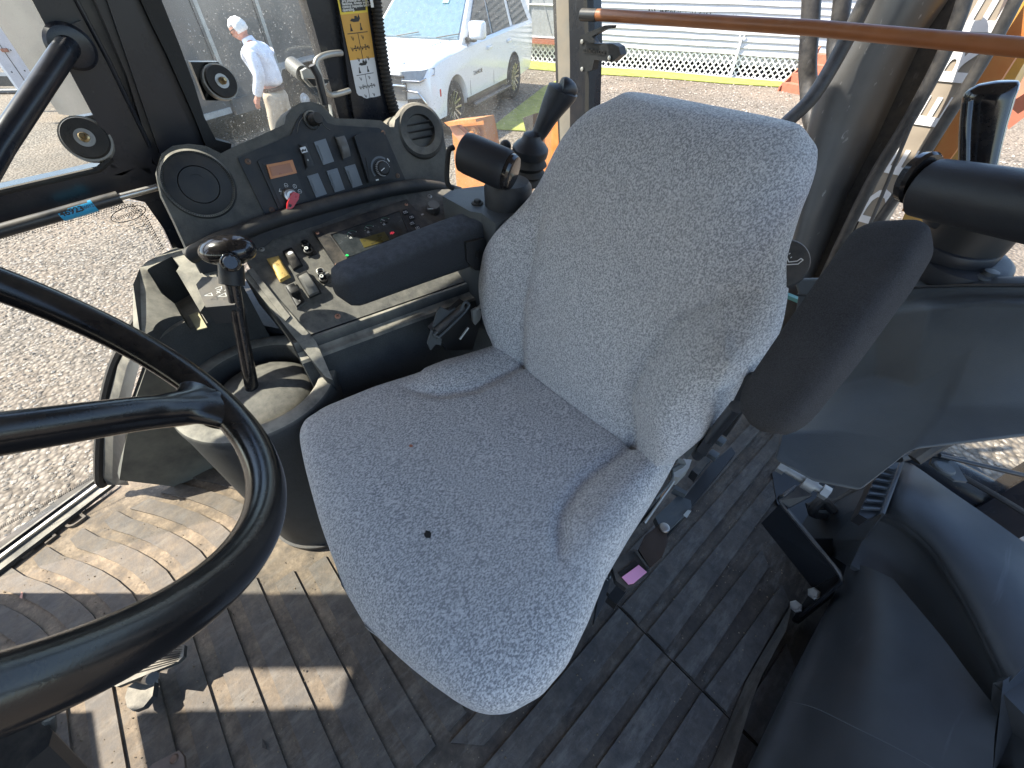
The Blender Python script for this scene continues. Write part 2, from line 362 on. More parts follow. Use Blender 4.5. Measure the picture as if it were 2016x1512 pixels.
# loose stones of the yard (too many to count)
def stones():
    V, Fc = [], []
    base = [Vector(v).normalized() for v in [(1, 0, 0), (-1, 0, 0), (0, 1, 0), (0, -1, 0), (0, 0, 1), (0, 0, -.6), (.7, .7, .2), (-.7, .6, .3), (.5, -.8, .3), (-.6, -.7, .2)]]
    fs = [(4, 0, 6), (4, 6, 2), (4, 2, 7), (4, 7, 1), (4, 1, 9), (4, 9, 3), (4, 3, 8), (4, 8, 0), (5, 6, 0), (5, 2, 6), (5, 7, 2), (5, 1, 7), (5, 9, 1), (5, 3, 9), (5, 8, 3), (5, 0, 8)]
    def put(x, y, s):
        n = len(V); a = random.uniform(0, 6.28); ca, sa = math.cos(a), math.sin(a); sx, sy, sz = s*random.uniform(.7, 1.3), s*random.uniform(.6, 1), s*random.uniform(.35, .7)
        for b in base:
            k = random.uniform(.8, 1.2); px, py, pz = b.x*sx*k, b.y*sy*k, b.z*sz*k
            V.append((x+px*ca-py*sa, y+px*sa+py*ca, G+pz+sz*.3))
        Fc.extend([tuple(i+n for i in f) for f in fs])
    for _ in range(26000):      # beside the right-hand door
        r_ = random.random()**.75*5.6; x = -1.55-r_*random.uniform(.8, 1.2); y = random.uniform(-3.2-r_*.3, 1.6+r_*.35)
        put(x, y, random.uniform(.006, .0145)*(1+r_*.06))
    for _ in range(9000):       # towards the house and behind the machine
        d = random.uniform(5, 15); p = C(random.uniform(-3, 9), d); put(p.x, p.y, random.uniform(.012, .026)*(1+d*.02))
    for _ in range(2500): put(random.uniform(.6, 2.6), random.uniform(.2, 3.5), random.uniform(.008, .018))
    me = bpy.data.meshes.new('loose_gravel'); me.from_pydata(V, [], Fc); me.update()
    m, t, b, N, L = nodes('stone'); g = N('ShaderNodeNewGeometry'); L(_mix(t, g.outputs['Random Per Island'], (.135, .11, .082), (.39, .34, .28)), b.inputs['Base Color']); b.inputs['Roughness'].default_value = .9
    o = link('loose_gravel', me, m); prop(o, kind='stuff'); prop(o, 'loose pale crushed stone scattered over the yard', 'gravel')
stones()

# artificial turf strips
gz = G+.012
def gp(px, py, z=gz): return pZ(px, py, z)
def turf(name, lab, pts, n=14):
    bm = bmesh_of([Vector(p) for p in pts], [list(range(len(pts)))]); g = bmesh.ops.extrude_face_region(bm, geom=bm.faces[:])
    bmesh.ops.translate(bm, vec=(0, 0, .014), verts=[e for e in g['geom'] if isinstance(e, bmesh.types.BMVert)])
    o = link(name, fin(bm, name), M['turf']); prop(o, lab, 'turf', 'green turf strips on the gravel')
turf('artificial_turf', 'long green turf strip laid along the foot of the lattice skirting', [gp(1020, 118), gp(1160, 132), gp(1280, 139), gp(1430, 153), gp(1600, 166), gp(1800, 185), gp(1800, 196), gp(1592, 175), (gp(1430, 165)), gp(1300, 154), gp(1185, 147), gp(1150, 146), gp(1020, 134)])
turf('artificial_turf', 'green turf strip running towards the machine beside the white car', [gp(1186, 147.5), gp(1150, 170), gp(1110, 215), gp(1070, 261), gp(965, 254), gp(1005, 222), gp(1070, 172), gp(1120, 147.5)])

# ------------------------------------------------------------------ house with lattice skirting
W0 = C(2.37, 15.9, G); WD = (C(6.04, 14.1)-C(2.37, 15.9)).normalized(); WN = Vector((-WD.y, WD.x, 0))
if WN.dot(-C(0, 1)) < 0: WN = -WN      # towards the camera
def WP(s, z, o=0): return W0+WD*s+WN*o+Vector((0, 0, z))
house = thing('mobile_home', 'long white house clad in wavy horizontal siding above lattice skirting', 'house', tuple(WP(4, 0)))
ext('wall', [WP(-6, .3, -.06), WP(22, .3, -.06), WP(22, 3.4, -.06), WP(-6, 3.4, -.06)], WN*-.1, M['siding'], house)
def siding(s0, s1, z, seed):
    """one wavy clapboard"""
    rnd = random.Random(seed); n = int((s1-s0)/.35)+1; rows = []
    ph = rnd.uniform(0, 9)
    for i in range(n+1):
        s = s0+(s1-s0)*i/n; wv = .012*math.sin(s*1.7+ph)+.008*math.sin(s*4.1+ph*2)+rnd.uniform(-.004, .004)
        rows.append([WP(s, z+.145, .0), WP(s, z+.06, .022), WP(s, z+wv*.6, .038), WP(s, z-.004+wv*.6, .012), WP(s, z+.0, -.05)])
    return loft('plank', rows, M['siding'], house, smooth=False)
k = 0
for zi in range(20):
    z = .50+zi*.14
    for s0, s1 in ((-1.05, 3.3+.9*(zi % 3)), (3.3+.9*(zi % 3), 9.6), (9.6, 20)):
        if s0 < -.9 and zi > 16: continue
        k += 1; siding(s0, s1-.004, z, k)
# porch window with sill beside the siding (screened door)
pw = thing('screen_window', 'grey screened window with thin frame and red-brown sill behind the white car', 'window', tuple(WP(-1.8, .9, .05)))
s0, s1 = -2.05, -1.12
ext('pane', [WP(s0, .62, .03), WP(s1, .62, .03), WP(s1, 2.6, .03), WP(s0, 2.6, .03)], WN*.01, mat('screen', (.30, .31, .31), .5), pw)
for a, b in (((s0, .6), (s0, 2.6)), ((s1, .6), (s1, 2.6)), ((s0, .62), (s1, .62)), ((s0, 1.36), (s1, 1.36))):
    tube('frame', [WP(*a, .06), WP(*b, .06)], .022, M['lattice'], pw, 8)
tube('brace', [WP(s0+.1, 2.3, .055), WP(s1-.15, .7, .055)], .009, M['zinc'], pw, 6)
ext('sill', [WP(s0-.1, .47, 0), WP(s1+.1, .47, 0), WP(s1+.1, .58, 0), WP(s0-.1, .58, 0)], WN*.14, M['redwood'], pw, .01)
for j in range(14):
    z = .5+j*.14
    if j < 16: ext('plank', [WP(-6, z, -.02), WP(s0-.05, z, -.02), WP(s0-.05, z+.135, -.02), WP(-6, z+.135, -.02)], WN*.03, M['siding'], house)
# lattice: every slat is its own piece
lat = thing('lattice_skirting', 'white diamond lattice skirting along the foot of the house', 'lattice', tuple(WP(4, 0)))
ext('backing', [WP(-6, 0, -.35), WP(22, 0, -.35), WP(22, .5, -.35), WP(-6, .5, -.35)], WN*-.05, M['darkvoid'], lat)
lh = .50; pitch = .16
for fam in (0, 1):
    nn = 0; s = -2.6
    while s < 10.2:
        a, b = (s, s+lh) if fam == 0 else (s+lh, s); o_ = .012 if fam else .0
        dv = (WP(b, lh)-WP(a, 0)).normalized(); pv = (dv.cross(WN)).normalized()*.017
        A, B = WP(a, .0, o_), WP(b, lh, o_)
        ext('slat', [A-pv, B-pv, B+pv, A+pv], WN*.008, M['lattice'], lat); s += pitch*(1 if True else 0)
        nn += 1
for z in (0.0, lh): ext('rail', [WP(-2.7, z-.0, .02), WP(10.7, z, .02), WP(10.7, z+.03, .02), WP(-2.7, z+.03, .02)], WN*.012, M['lattice'], lat)
def stake(lab, px0, py0, px1, py1, lump):
    b = gp(px1, py1, G); r_ = ray(px0, py0); hv = (O+r_*((b-O).dot(WN)/r_.dot(WN)))
    p = thing('fence_stake', lab, 'post', tuple(b), 'white stakes along the lattice'); d = (hv-b)
    side = WD*.035
    ext('shaft', [b-side, b+side, hv+side*.8, hv-side*.8], WN*.03, M['lattice'], p, .004)
    if lump:
        bm = bmesh.new(); bmesh.ops.create_icosphere(bm, subdivisions=3, radius=1)
        for v in bm.verts: v.co = hv+Vector((0, 0, .1))+Vector((v.co.x*.10, v.co.y*.10, v.co.z*.19))*(1+.35*noise.noise(v.co*2.2))
        link('grey_cap', fin(bm), mat('weathered', (.42, .42, .43), .9, var=.3), p, smooth=True)
    else:
        for q in (-1, 1): ext('fork', [hv+WD*.03*q+Vector((0, 0, -.02)), hv+WD*.06*q+Vector((0, 0, -.02)), hv+WD*.07*q+Vector((0, 0, .09)), hv+WD*.05*q+Vector((0, 0, .09))], WN*.03, M['lattice'], p)
stake('white stake topped by a lumpy grey cap against the lattice', 1292, 78, 1279, 137, True)
stake('white forked stake leaning against the lattice, nearer the boom', 1460, 74, 1437, 153, False)
# hose loop on the wall
hp = [WP(7.55+.16*math.cos(a), .95+.14*math.sin(a), .05) for a in [i*.45 for i in range(2, 13)]]
prop(tube('garden_hose', smooth_path(hp, 3), .014, M['rubber'], None, 6), 'short loop of dark hose hanging on the white siding', 'hose')
prop(tube('wall_cable', [WP(8.2, 1.6, .04), WP(8.9, 2.0, .04)], .012, M['rubber'], None, 6), 'thin dark cable slanting up the white siding', 'cable')
# red timber steps
st = thing('timber_steps', 'small flight of reddish timber steps at the end of the lattice', 'steps', tuple(gp(1590, 185, G)))
sb = gp(1565, 186, G); sd = (gp(1640, 170, G)-gp(1565, 186, G)).normalized(); sn = Vector((-sd.y, sd.x, 0))
if sn.dot(WN) < 0: sn = -sn
for i in range(4):
    a = sb+sd*(.05+.27*i)+Vector((0, 0, .13+.17*i))
    ext('tread', [a-sn*.45, a+sd*.3-sn*.45, a+sd*.3+sn*.45, a+sn*.45], (0, 0, .04), M['redwood'], st, .006)
    ext('riser', [a-sn*.43-Vector((0, 0, .14)), a+sn*.43-Vector((0, 0, .14)), a+sn*.43, a-sn*.43], sd*.03, M['redwood'], st)
for q in (-.46, .43):
    a = sb+sn*q; ext('stringer', [a, a+sd*.3, a+sd*1.15+Vector((0, 0, .55)), a+sd*1.15+Vector((0, 0, .8)), a+Vector((0, 0, .1))], sn*.035, M['redwood'], st)

# ------------------------------------------------------------------ backhoe boom behind the cab (upright on its swing frame)
YB = 2.2
def q(px, py, y=YB): return pY(px, py, y)
boom = thing('backhoe_boom', 'upright backhoe boom with pale lettered side plate, hoses and grey cover', 'excavator boom', tuple(q(1640, 640)+Vector((0, .3, 0))))
# satin cover: rounded, tapering
rows = []
for py, xl, xr in ((-120, 1745, 1905), (-20, 1705, 1855), (77, 1684, 1790), (185, 1606, 1742), (286, 1580, 1697), (400, 1572, 1640), (520, 1548, 1592), (640, 1490, 1545), (760, 1440, 1490)):
    a, b = q(xl, py, 2.12), q(xr, py, 2.12); row = []
    for i in range(17):
        t = i/16; p = a.lerp(b, t); row.append(p+Vector((0, -.1*math.sin(math.pi*t)**.7+.16*t, 0)))
    rows.append(row)
loft('cover_plate', rows, M['boom'], boom, thick=(0, .05, 0), ang=60)
ext('boom_plate', [q(1770, 90, 2.3), q(1850, -80, 2.3), q(1915, -80, 2.3), q(1870, 40, 2.3), q(1700, 440, 2.3), q(1600, 640, 2.3), q(1520, 800, 2.3), q(1480, 800, 2.3), q(1540, 640, 2.3), q(1660, 330, 2.3)], (0, .12, 0), M['black'], boom, .008)
ext('side_plate', [q(1945, -80), q(1870, 60), q(1690, 440), q(1600, 640), q(1560, 740), q(1590, 740), q(1655, 610), q(1740, 440), q(1935, 100), q(2010, -80)], (0, .1, 0), M['boomw'], boom, .004)
ax = (q(1903, 120)-q(1716, 430)); ax = ax.normalized(); yv = Vector((-ax.z, 0, ax.x)); yv = yv if yv.x < 0 else -yv
for ch, (px, py) in zip('DEERE', ((1727, 409), (1777, 322), (1838, 222), (1893, 125), (1948, 30))):
    text('letter', ch, q(px, py)+Vector((0, -.003, 0)), ax, yv, .115, M['boomletter'], boom, .001, bold=.002, sx=1.75)
tube('hose', smooth_path([q(1925, -80, 2.1), q(1868, 85, 2.1), q(1790, 235, 2.1), q(1720, 350, 2.1), q(1655, 480, 2.1), q(1590, 620, 2.12), q(1540, 730, 2.15)], 5), .020, M['black'], boom)
tube('hose', smooth_path([q(2030, -60, 2.1), q(1948, 98, 2.1), q(1860, 240, 2.1), q(1790, 350, 2.1), q(1700, 480, 2.1), q(1620, 620, 2.1), q(1590, 700, 2.15)], 5), .017, M['black'], boom)
tube('return_pipe', [q(1630, 640, 2.05), q(1730, 400, 2.05), q(1800, 230, 2.05)], .006, M['black'], boom, 8)
tube('hydraulic_hose', smooth_path([q(1600, -60, 2.4), q(1595, 50, 2.4), q(1590, 120, 2.4), q(1592, 170, 2.4), q(1600, 240, 2.35), q(1640, 300, 2.3)], 6), .034, M['black'], boom)
tube('hydraulic_hose', smooth_path([q(1665, -60, 2.4), q(1655, 30, 2.4), q(1645, 90, 2.4), q(1655, 150, 2.35), q(1700, 180, 2.3)], 6), .031, M['black'], boom)
tube('hydraulic_hose', smooth_path([q(1720, -30, 2.0), q(1660, 90, 2.0), q(1600, 190, 1.95), q(1540, 250, 1.9), q(1480, 320, 1.8), q(1420, 420, 1.75)], 6), .024, M['black'], boom)
tube('cylinder', [q(1885, 20, 2.5), q(1795, 170, 2.5), q(1740, 300, 2.5)], .07, M['yellow'], boom, 20)
ext('boom_side', [q(1985, -60, 2.45), q(2120, -60, 2.45), q(1900, 330, 2.45), q(1800, 480, 2.45), q(1760, 470, 2.45)], (0, .3, 0), M['yellow'], boom, .01)
ext('dipper_plate', [q(2060, -60, 2.35), q(2110, -60, 2.35), q(1880, 300, 2.35), q(1790, 420, 2.35), q(1775, 415, 2.35), q(1880, 225, 2.35)], (0, .06, 0), M['orange'], boom, .006)
ext('boom_foot', [q(1500, 700, 2.0), q(1620, 600, 2.0), q(1700, 700, 2.0), q(1500, 860, 2.0), q(1440, 860, 2.0)], (0, .5, 0), M['yellow'], boom, .01)
ext('decal', [q(1530, 672, 1.99), q(1550, 662, 1.99), q(1546, 690, 1.99), q(1528, 694, 1.99)], (0, -.002, 0), M['decalW'], boom)
# yellow and red linkage seen to the right of the boom
lk = thing('bucket_linkage', 'dirty yellow and red steel linkage on the ground right of the boom', 'machine part', tuple(pY(1900, 300, 3.4)))
for (a, b, r_, m_) in (((1790, 345), (1885, 215), .05, 'redwood'), ((1810, 350), (1935, 235), .045, 'yellow'), ((1780, 330), (1870, 250), .03, 'yellow'), ((1985, 195), (2040, 160), .09, 'redwood'), ((1770, 380), (1850, 330), .05, 'yellow')):
    A, B = pY(*a, 3.4), pY(*b, 3.4); tube('link_bar', [A, B], r_, M[m_], lk, 6)
ext('bucket_side', [pY(1975, 215, 4.2), pY(2060, 160, 4.2), pY(2090, 175, 4.2), pY(1985, 255, 4.2)], (0, .2, 0), M['redwood'], lk, .01)
# rusty orange stabiliser frames seen through the rear side window
def stab(name, lab, out, y, th):
    t = thing(name, lab, 'machine part', tuple(pY(*out[0], y)), 'orange stabiliser frames'); ext('plate', [pY(*p, y) for p in out], (0, th, 0), M['orange'], t, .006); return t
t = stab('stabiliser_frame', 'rusty orange steel bracket with a bolt outside the side window', [(888, 238), (950, 231), (957, 262), (962, 290), (1010, 330), (1030, 380), (1000, 430), (905, 430)], 1.62, .08)
ext('rib', [pY(x, y, 1.61) for x, y in ((890, 240), (905, 243), (925, 262), (945, 285), (968, 300), (962, 310), (930, 296), (900, 262))], (0, -.03, 0), mat('pink_primer', (.5, .17, .09), .6, dust=.4, up=False), t, .003)
ext('flange', [pY(x, y, 1.6) for x, y in ((888, 238), (950, 231), (952, 237), (897, 246))], (0, -.05, 0), M['orange'], t, .003)
lathe('bolt', [(0, .05), (.012, .05), (.014, .045), (.014, .02), (.032, .02), (.032, 0)], pY(938, 262, 1.6), M['orange'], t, axis=(0, -1, 0), seg=18)
t = stab('stabiliser_frame', 'second rusty orange steel bracket half hidden behind the joystick', [(1042, 232), (1062, 222), (1108, 218), (1120, 330), (1060, 350), (1050, 290)], 1.8, .15)
ext('flange', [pY(x, y, 1.79) for x, y in ((1040, 230), (1060, 222), (1060, 260), (1047, 262))], (0, -.04, 0), M['black'], t, .003)
# yellow rear fender beneath the left side
fd = thing('rear_fender', 'mud-caked yellow fender edge below the left window', 'fender', tuple(pZ(1990, 985, -.45)))
ext('panel', [pZ(1930, 962, -.45), pZ(2016, 940, -.45), pZ(2150, 960, -.45), pZ(2150, 1100, -.45), pZ(2030, 1010, -.45)], (0, 0, -.05), M['yellow'], fd, .01)
ext('caked_mud', [pZ(1962, 968, -.44), pZ(2030, 955, -.44), pZ(2100, 985, -.44), pZ(2060, 1010, -.44), pZ(1985, 982, -.44)], (0, 0, .02), mat('mud', (.14, .13, .12), .95, bump=1, bscale=40), fd, .006)

# ================================================================== VEHICLES AND PERSON IN THE YARD
def suv():
    fa = C(-1.10, 8.72); ra = C(-.02, 11.59); ax = (ra-fa).normalized(); rz = math.atan2(ax.y, ax.x)   # local +x runs rearwards
    org = fa-ax*.95; ly = Vector((-ax.y, ax.x, 0))
    # the seen (driver's) flank is local -y or +y: choose the one towards camera right
    sgn = 1 if ly.dot(C(1, 0)) > 0 else -1
    org = org-ly*sgn*.90; org.z = G      # wheels' outer line -> centre line
    t = thing('parked_suv', 'large white SUV parked nose towards the machine beside the turf strip', 'car', tuple(org), rz=rz)
    W = 1.0
    def V(x, y, z): return Vector((x, y*sgn, z))
    def arch(cx, r=.47, n=12, z0=.40): return [(cx-r*math.cos(math.pi*i/n), z0+r*math.sin(math.pi*i/n)*1.0) for i in range(n+1)]
    prof = [(.06, .38)]+[(.14, .33), (.45, .33)]+arch(.95)+[(1.45, .36), (3.5, .36)]+arch(4.02)+[(4.52, .38), (5.2, .42), (5.32, .6), (5.35, 1.05), (5.30, 1.34), (3.6, 1.31), (1.95, 1.27), (1.55, 1.25), (.9, 1.22), (.35, 1.17), (.1, 1.10), (.0, .95), (.0, .55)]
    # body: outline swept across the width with a rounded shoulder
    def shell(prof, ys, name, m, inset, parent=t):
        rows = []
        for y in ys:
            k = inset(abs(y)); rows.append([V(x+(2.6-x)*k[0], y, z-(k[1] if z > 1.0 else 0)+(k[1]*.3 if z < .45 else 0)) for x, z in prof])
        return loft(name, rows, m, parent, closed=True, caps=True, ang=28)
    body = shell(prof, (-1.0, -.985, -.93, -.8, -.4, 0, .4, .8, .93, .985, 1.0), 'body', M['paint'], lambda a: (0 if a < .7 else (.012 if a < .9 else (.035 if a < .95 else (.055 if a < .99 else .07))), 0 if a < .7 else (.008 if a < .9 else (.03 if a < .95 else .06 if a < .99 else .08))))
    # shoulder flank plates give door cuts
    for x in (1.62, 2.75, 3.72): ext('door_gap', [V(x, .998, .48), V(x+.012, .998, .48), V(x+.012, .985, 1.22), V(x, .985, 1.22)], V(0, .006, 0), M['cartrim'], t)
    # greenhouse
    gl = [(1.5, 1.22), (2.3, 1.80), (2.6, 1.90), (3.6, 1.93), (4.8, 1.90), (5.02, 1.82), (5.30, 1.3), (3.4, 1.22)]
    rows = []
    for y, dz, kx in ((-.93, -.0, 1), (-.93, 0, 1), (-.5, .0, 1), (.5, 0, 1), (.93, 0, 1)):
        rows.append([V(x, y*(1 if z < 1.4 else (.80 if z > 1.85 else .82)), z) for x, z in gl])
    loft('cabin', rows[1:], M['paint'], t, closed=True, caps=True, ang=40)
    def side(pts, name, m, o=.012, parent=t, sd=1):
        P = []
        for x, z in pts:
            y = .93-(z-1.25)*(.93-.75)/(.62) if z > 1.25 else .93
            P.append(V(x, (y+o)*sd, z))
        return ext(name, P, V(0, -.02*sd, 0), m, parent, label=None)
    for sd in (1, -1):
        side([(1.78, 1.27), (2.42, 1.76), (2.86, 1.80), (2.84, 1.27)], 'side_window', M['carglass'], sd=sd)
        side([(2.92, 1.27), (2.94, 1.80), (3.82, 1.80), (3.88, 1.27)], 'side_window', M['carglass'], sd=sd)
        side([(4.06, 1.30), (4.0, 1.79), (4.72, 1.76), (5.06, 1.30)], 'side_window', M['carglass'], sd=sd)
        side([(1.66, 1.235), (5.12, 1.26), (5.12, 1.28), (1.68, 1.255)], 'chrome_strip', M['cartrim'], .018, sd=sd)
    # windscreen
    a, b, c_, d = V(1.56, .84, 1.285), V(1.56, -.84, 1.285), V(2.30, -.70, 1.80), V(2.30, .70, 1.80)
    n = (b-a).cross(d-a).normalized(); n = n if n.z > 0 else -n
    ext('windscreen', [p+n*.02 for p in (a, b, c_, d)], n*-.03, mat('windscreen', (.12, .2, .25), .05, spec=1), t)
    for y in (-.35, .45): tube('wiper', [V(1.52, y, 1.275)+n*.03, V(1.60, y+.42, 1.33)+n*.035], .008, M['cartrim'], t, 6)
    ext('inspection_sticker', [V(2.14, .3, 1.69)+n*.03, V(2.14, .42, 1.69)+n*.03, V(2.22, .42, 1.745)+n*.03, V(2.22, .3, 1.745)+n*.03], n*.004, mat('sticker', (.25, .6, .65), .5), t)
    # bonnet ridge lines
    for y in (-.55, .55): tube('bonnet_crease', [V(.12, y*1.02, 1.115), V(.9, y, 1.222), V(1.5, y, 1.25)], .012, M['paint'], t, 8)
    # front end: grille, lamps, bumper openings
    ext('grille', [V(-.035, y, z) for y, z in ((-.62, .66), (.62, .66), (.66, .98), (-.66, .98))], V(.06, 0, 0), mat('grille_mesh', (.09, .09, .09), .5, bump=1, bscale=60), t, .01)
    tube('grille_bar', [V(-.05, -.66, .86), V(-.05, .66, .86)], .02, M['chrome'], t, 8); tube('grille_bar', [V(-.05, -.66, .98), V(-.05, .66, .98)], .016, M['cartrim'], t, 8)
    for s in (-1, 1):
        hl = ext('headlight', [V(-.045, .60*s, .90), V(.0, .90*s, .90), V(.30, 1.005*s, .96), V(.34, 1.005*s, 1.06), V(.10, .92*s, 1.05), V(-.03, .62*s, 1.04)], V(.03, -.05*s, -.0), M['lamp'], t, .006)
        tube('lamp_strip', [V(-.055, .62*s, .925), V(-.01, .90*s, .925), V(.29, 1.012*s, .98)], .011, M['chrome'], hl, 6)
        ext('bumper_opening', [V(-.04, .66*s, .40), V(-.01, .88*s, .42), V(.03, .93*s, .62), V(-.01, .90*s, .70), V(-.045, .66*s, .68)], V(.05, 0, 0), M['cartrim'], t, .01)
        tube('opening_trim', [V(-.03, .60*s, .80), V(-.02, .86*s, .78), V(.0, .90*s, .72), V(.05, .95*s, .62), V(.03, .93*s, .42), V(-.03, .88*s, .36)], .014, M['chrome'], t, 6)
        ext('side_marker', [V(.43, .998*s, .66), V(.47, .998*s, .66), V(.47, .998*s, .76), V(.43, .998*s, .76)], V(0, .008*s, 0), M['red'], t, .003)
        # mirror
        mr = box('mirror', V(1.74, 1.14*s, 1.40), (.20, .28, .25), M['paint'], t, .05, 3)
        box('mirror_arm', V(1.76, 1.0*s, 1.27), (.14, .18, .07), M['cartrim'], t, .02)
        # running board
        tube('running_board', [V(1.55, 1.06*s, .33), V(3.45, 1.06*s, .33)], .065, M['cartrim'], t, 12, flat=(.6, (0, 0, 1)))
        ext('sill_panel', [V(1.47, .99*s, .33), V(3.5, .99*s, .33), V(3.5, .985*s, .46), V(1.47, .985*s, .46)], V(0, .015*s, 0), M['cartrim'], t, .004)
        for x in (2.55, 3.62): box('door_handle', V(x, 1.015*s, 1.08), (.22, .04, .05), M['paint'], t, .016)
        tube('roof_rail', [V(2.7, .66*s, 1.95), V(3.2, .66*s, 1.99), V(4.6, .66*s, 1.99), V(4.85, .66*s, 1.93)], .018, M['cartrim'], t, 8)
        for cx in (.95, 4.02):
            # dark arch liner and wheel
            axv = Vector((0, sgn*s, 0)); lathe('arch_liner', [(.472, 0), (.472, .3), (0, .3)], V(cx, .38*s, .40), M['cartrim'], t, axis=axv, seg=32)
            wl = thing_part('wheel', V(cx, .86*s, .405), t)
            tw = lathe('tyre', [(.24, -.13), (.36, -.14), (.395, -.12), (.405, -.06), (.405, .06), (.395, .12), (.36, .14), (.27, .135), (.26, .10), (.24, .09)], V(cx, .86*s, .405), M['tyre'], wl, axis=axv, seg=36)
            lathe('rim', [(.255, .10), (.275, .13), (.262, .138), (.245, .12), (.24, .02), (.07, .02), (.0, .03)], V(cx, .86*s, .405), M['cartrim'], wl, axis=axv, seg=32)
            for k_ in range(6):
                a_ = k_*math.pi/3+.2; Mx = frame(axv)
                def pp(r_, da, h): return V(cx, .86*s, .405)+Mx@Vector((r_*math.cos(a_+da), r_*math.sin(a_+da), h))
                for q_ in (-1, 1):
                    ext('spoke', [pp(.05, .3*q_, .075), pp(.05, .75*q_, .075), pp(.25, .30*q_, .115), pp(.25, .16*q_, .115)], axv*.02, M['alloy'], wl)
            lathe('hub_cap', [(.05, .06), (.05, .10), (.0, .105)], V(cx, .86*s, .405), M['cartrim'], wl, axis=axv, seg=16)
    box('number_plate_mount', V(-.06, 0, .52), (.02, .5, .14), M['cartrim'], t, .005)
    # badges on the flank
    u = V(1, 0, 0); text('badge', 'TAHOE', V(1.98, 1.003, .78), u, (0, 0, 1), .085, M['cartrim'], t, .003, sx=1.5)
    text('badge', 'Chevrolet', V(1.45, .985, 1.12), u, (0, 0, 1), .07, M['cartrim'], t, .003)
def thing_part(name, loc, parent):
    """an Empty part standing between a thing and its sub-parts"""
    o = bpy.data.objects.new(name, None); COL.objects.link(o); o.parent = parent; ORG[o.name] = None; o.empty_display_size = .05; return o
suv()

# silver enclosed trailer
def silver():
    a = C(-5.55, 6.35, G); b = C(-3.95, 10.45, G); d = (b-a).normalized(); n = Vector((-d.y, d.x, 0))
    if n.dot(C(1, 0)) < 0: n = -n
    t = thing('silver_trailer', 'long dull silver enclosed trailer behind the walking man', 'trailer', tuple(a))
    def T(s, z, o=0): return a+d*s+n*o+Vector((0, 0, z))
    L = 7.5
    w_ = ext('side_wall', [T(.7, .5), T(L, .5), T(L, 2.9), T(.7, 2.9)], n*-2.2, M['alu'], t, .02)
    for i in range(6):
        s = .95+i*1.17
        tube('seam', [T(s, .52, .004), T(s, 2.9, .004)], .006, M['cartrim'], t, 6); ext('seam_strip', [T(s+.06, .52), T(s+.13, .52), T(s+.13, 2.9), T(s+.06, 2.9)], n*.004, M['zinc'], t)
        for j in range(9): lathe('rivet', [(.008, 0), (.006, .004), (0, .006)], T(s+.2, .6+.26*j, .0), M['cartrim'], t, axis=n, seg=6)
    ext('bottom_rail', [T(.7, .42), T(2.05, .42), T(2.05, .50), T(.7, .50)], n*.03, mat('rail', (.5, .49, .46), .5), t, .005)
    ext('side_skirt', [T(2.1, .38), T(2.9, .38), T(2.9, .60), T(2.1, .60)], n*.06, M['alu'], t, .005)
    # tread-plate fender over two wheels
    fn = []
    for i in range(13):
        u = i/12; s = 3.0+u*2.3; z = .84+.10*math.sin(math.pi*u)**.35*(1 if .0 < u < 1 else 0)-(.16 if i in (0, 12) else 0); fn.append((s, z))
    ext('fender', [T(s, z) for s, z in fn]+[T(s, z-.03) for s, z in fn[::-1]], n*.28, mat('tread_plate', (.6, .58, .54), .4, metal=.4, bump=1, bscale=45), t, .004)
    ext('wheel_well', [T(3.05, .35, .004), T(5.2, .35, .004), T(5.2, .84, .004), T(3.05, .84, .004)], n*.006, M['darkvoid'], t)
    for s in (3.6, 4.5):
        wh = thing_part('wheel', None, t); ORG[wh.name] = Vector(a)
        lathe('tyre', [(.17, -.1), (.31, -.1), (.34, -.07), (.34, .07), (.31, .1), (.2, .1), (.17, .07)], T(s, .34, .12), M['tyre'], wh, axis=n, seg=28)
        lathe('rim', [(.19, .06), (.2, .10), (.175, .07), (.12, .05), (.10, .10), (.06, .10), (.045, .14), (0, .145)], T(s, .34, .12), M['lattice'], wh, axis=n, seg=28)
        for k_ in range(8):
            a_ = k_*math.pi/4; p = T(s, .34, .12)+frame(n)@Vector((.14*math.cos(a_), .14*math.sin(a_), .0)); lathe('rim_hole', [(.018, .05), (.018, .068), (0, .068)], p, M['cartrim'], wh, axis=n, seg=8)
silver()
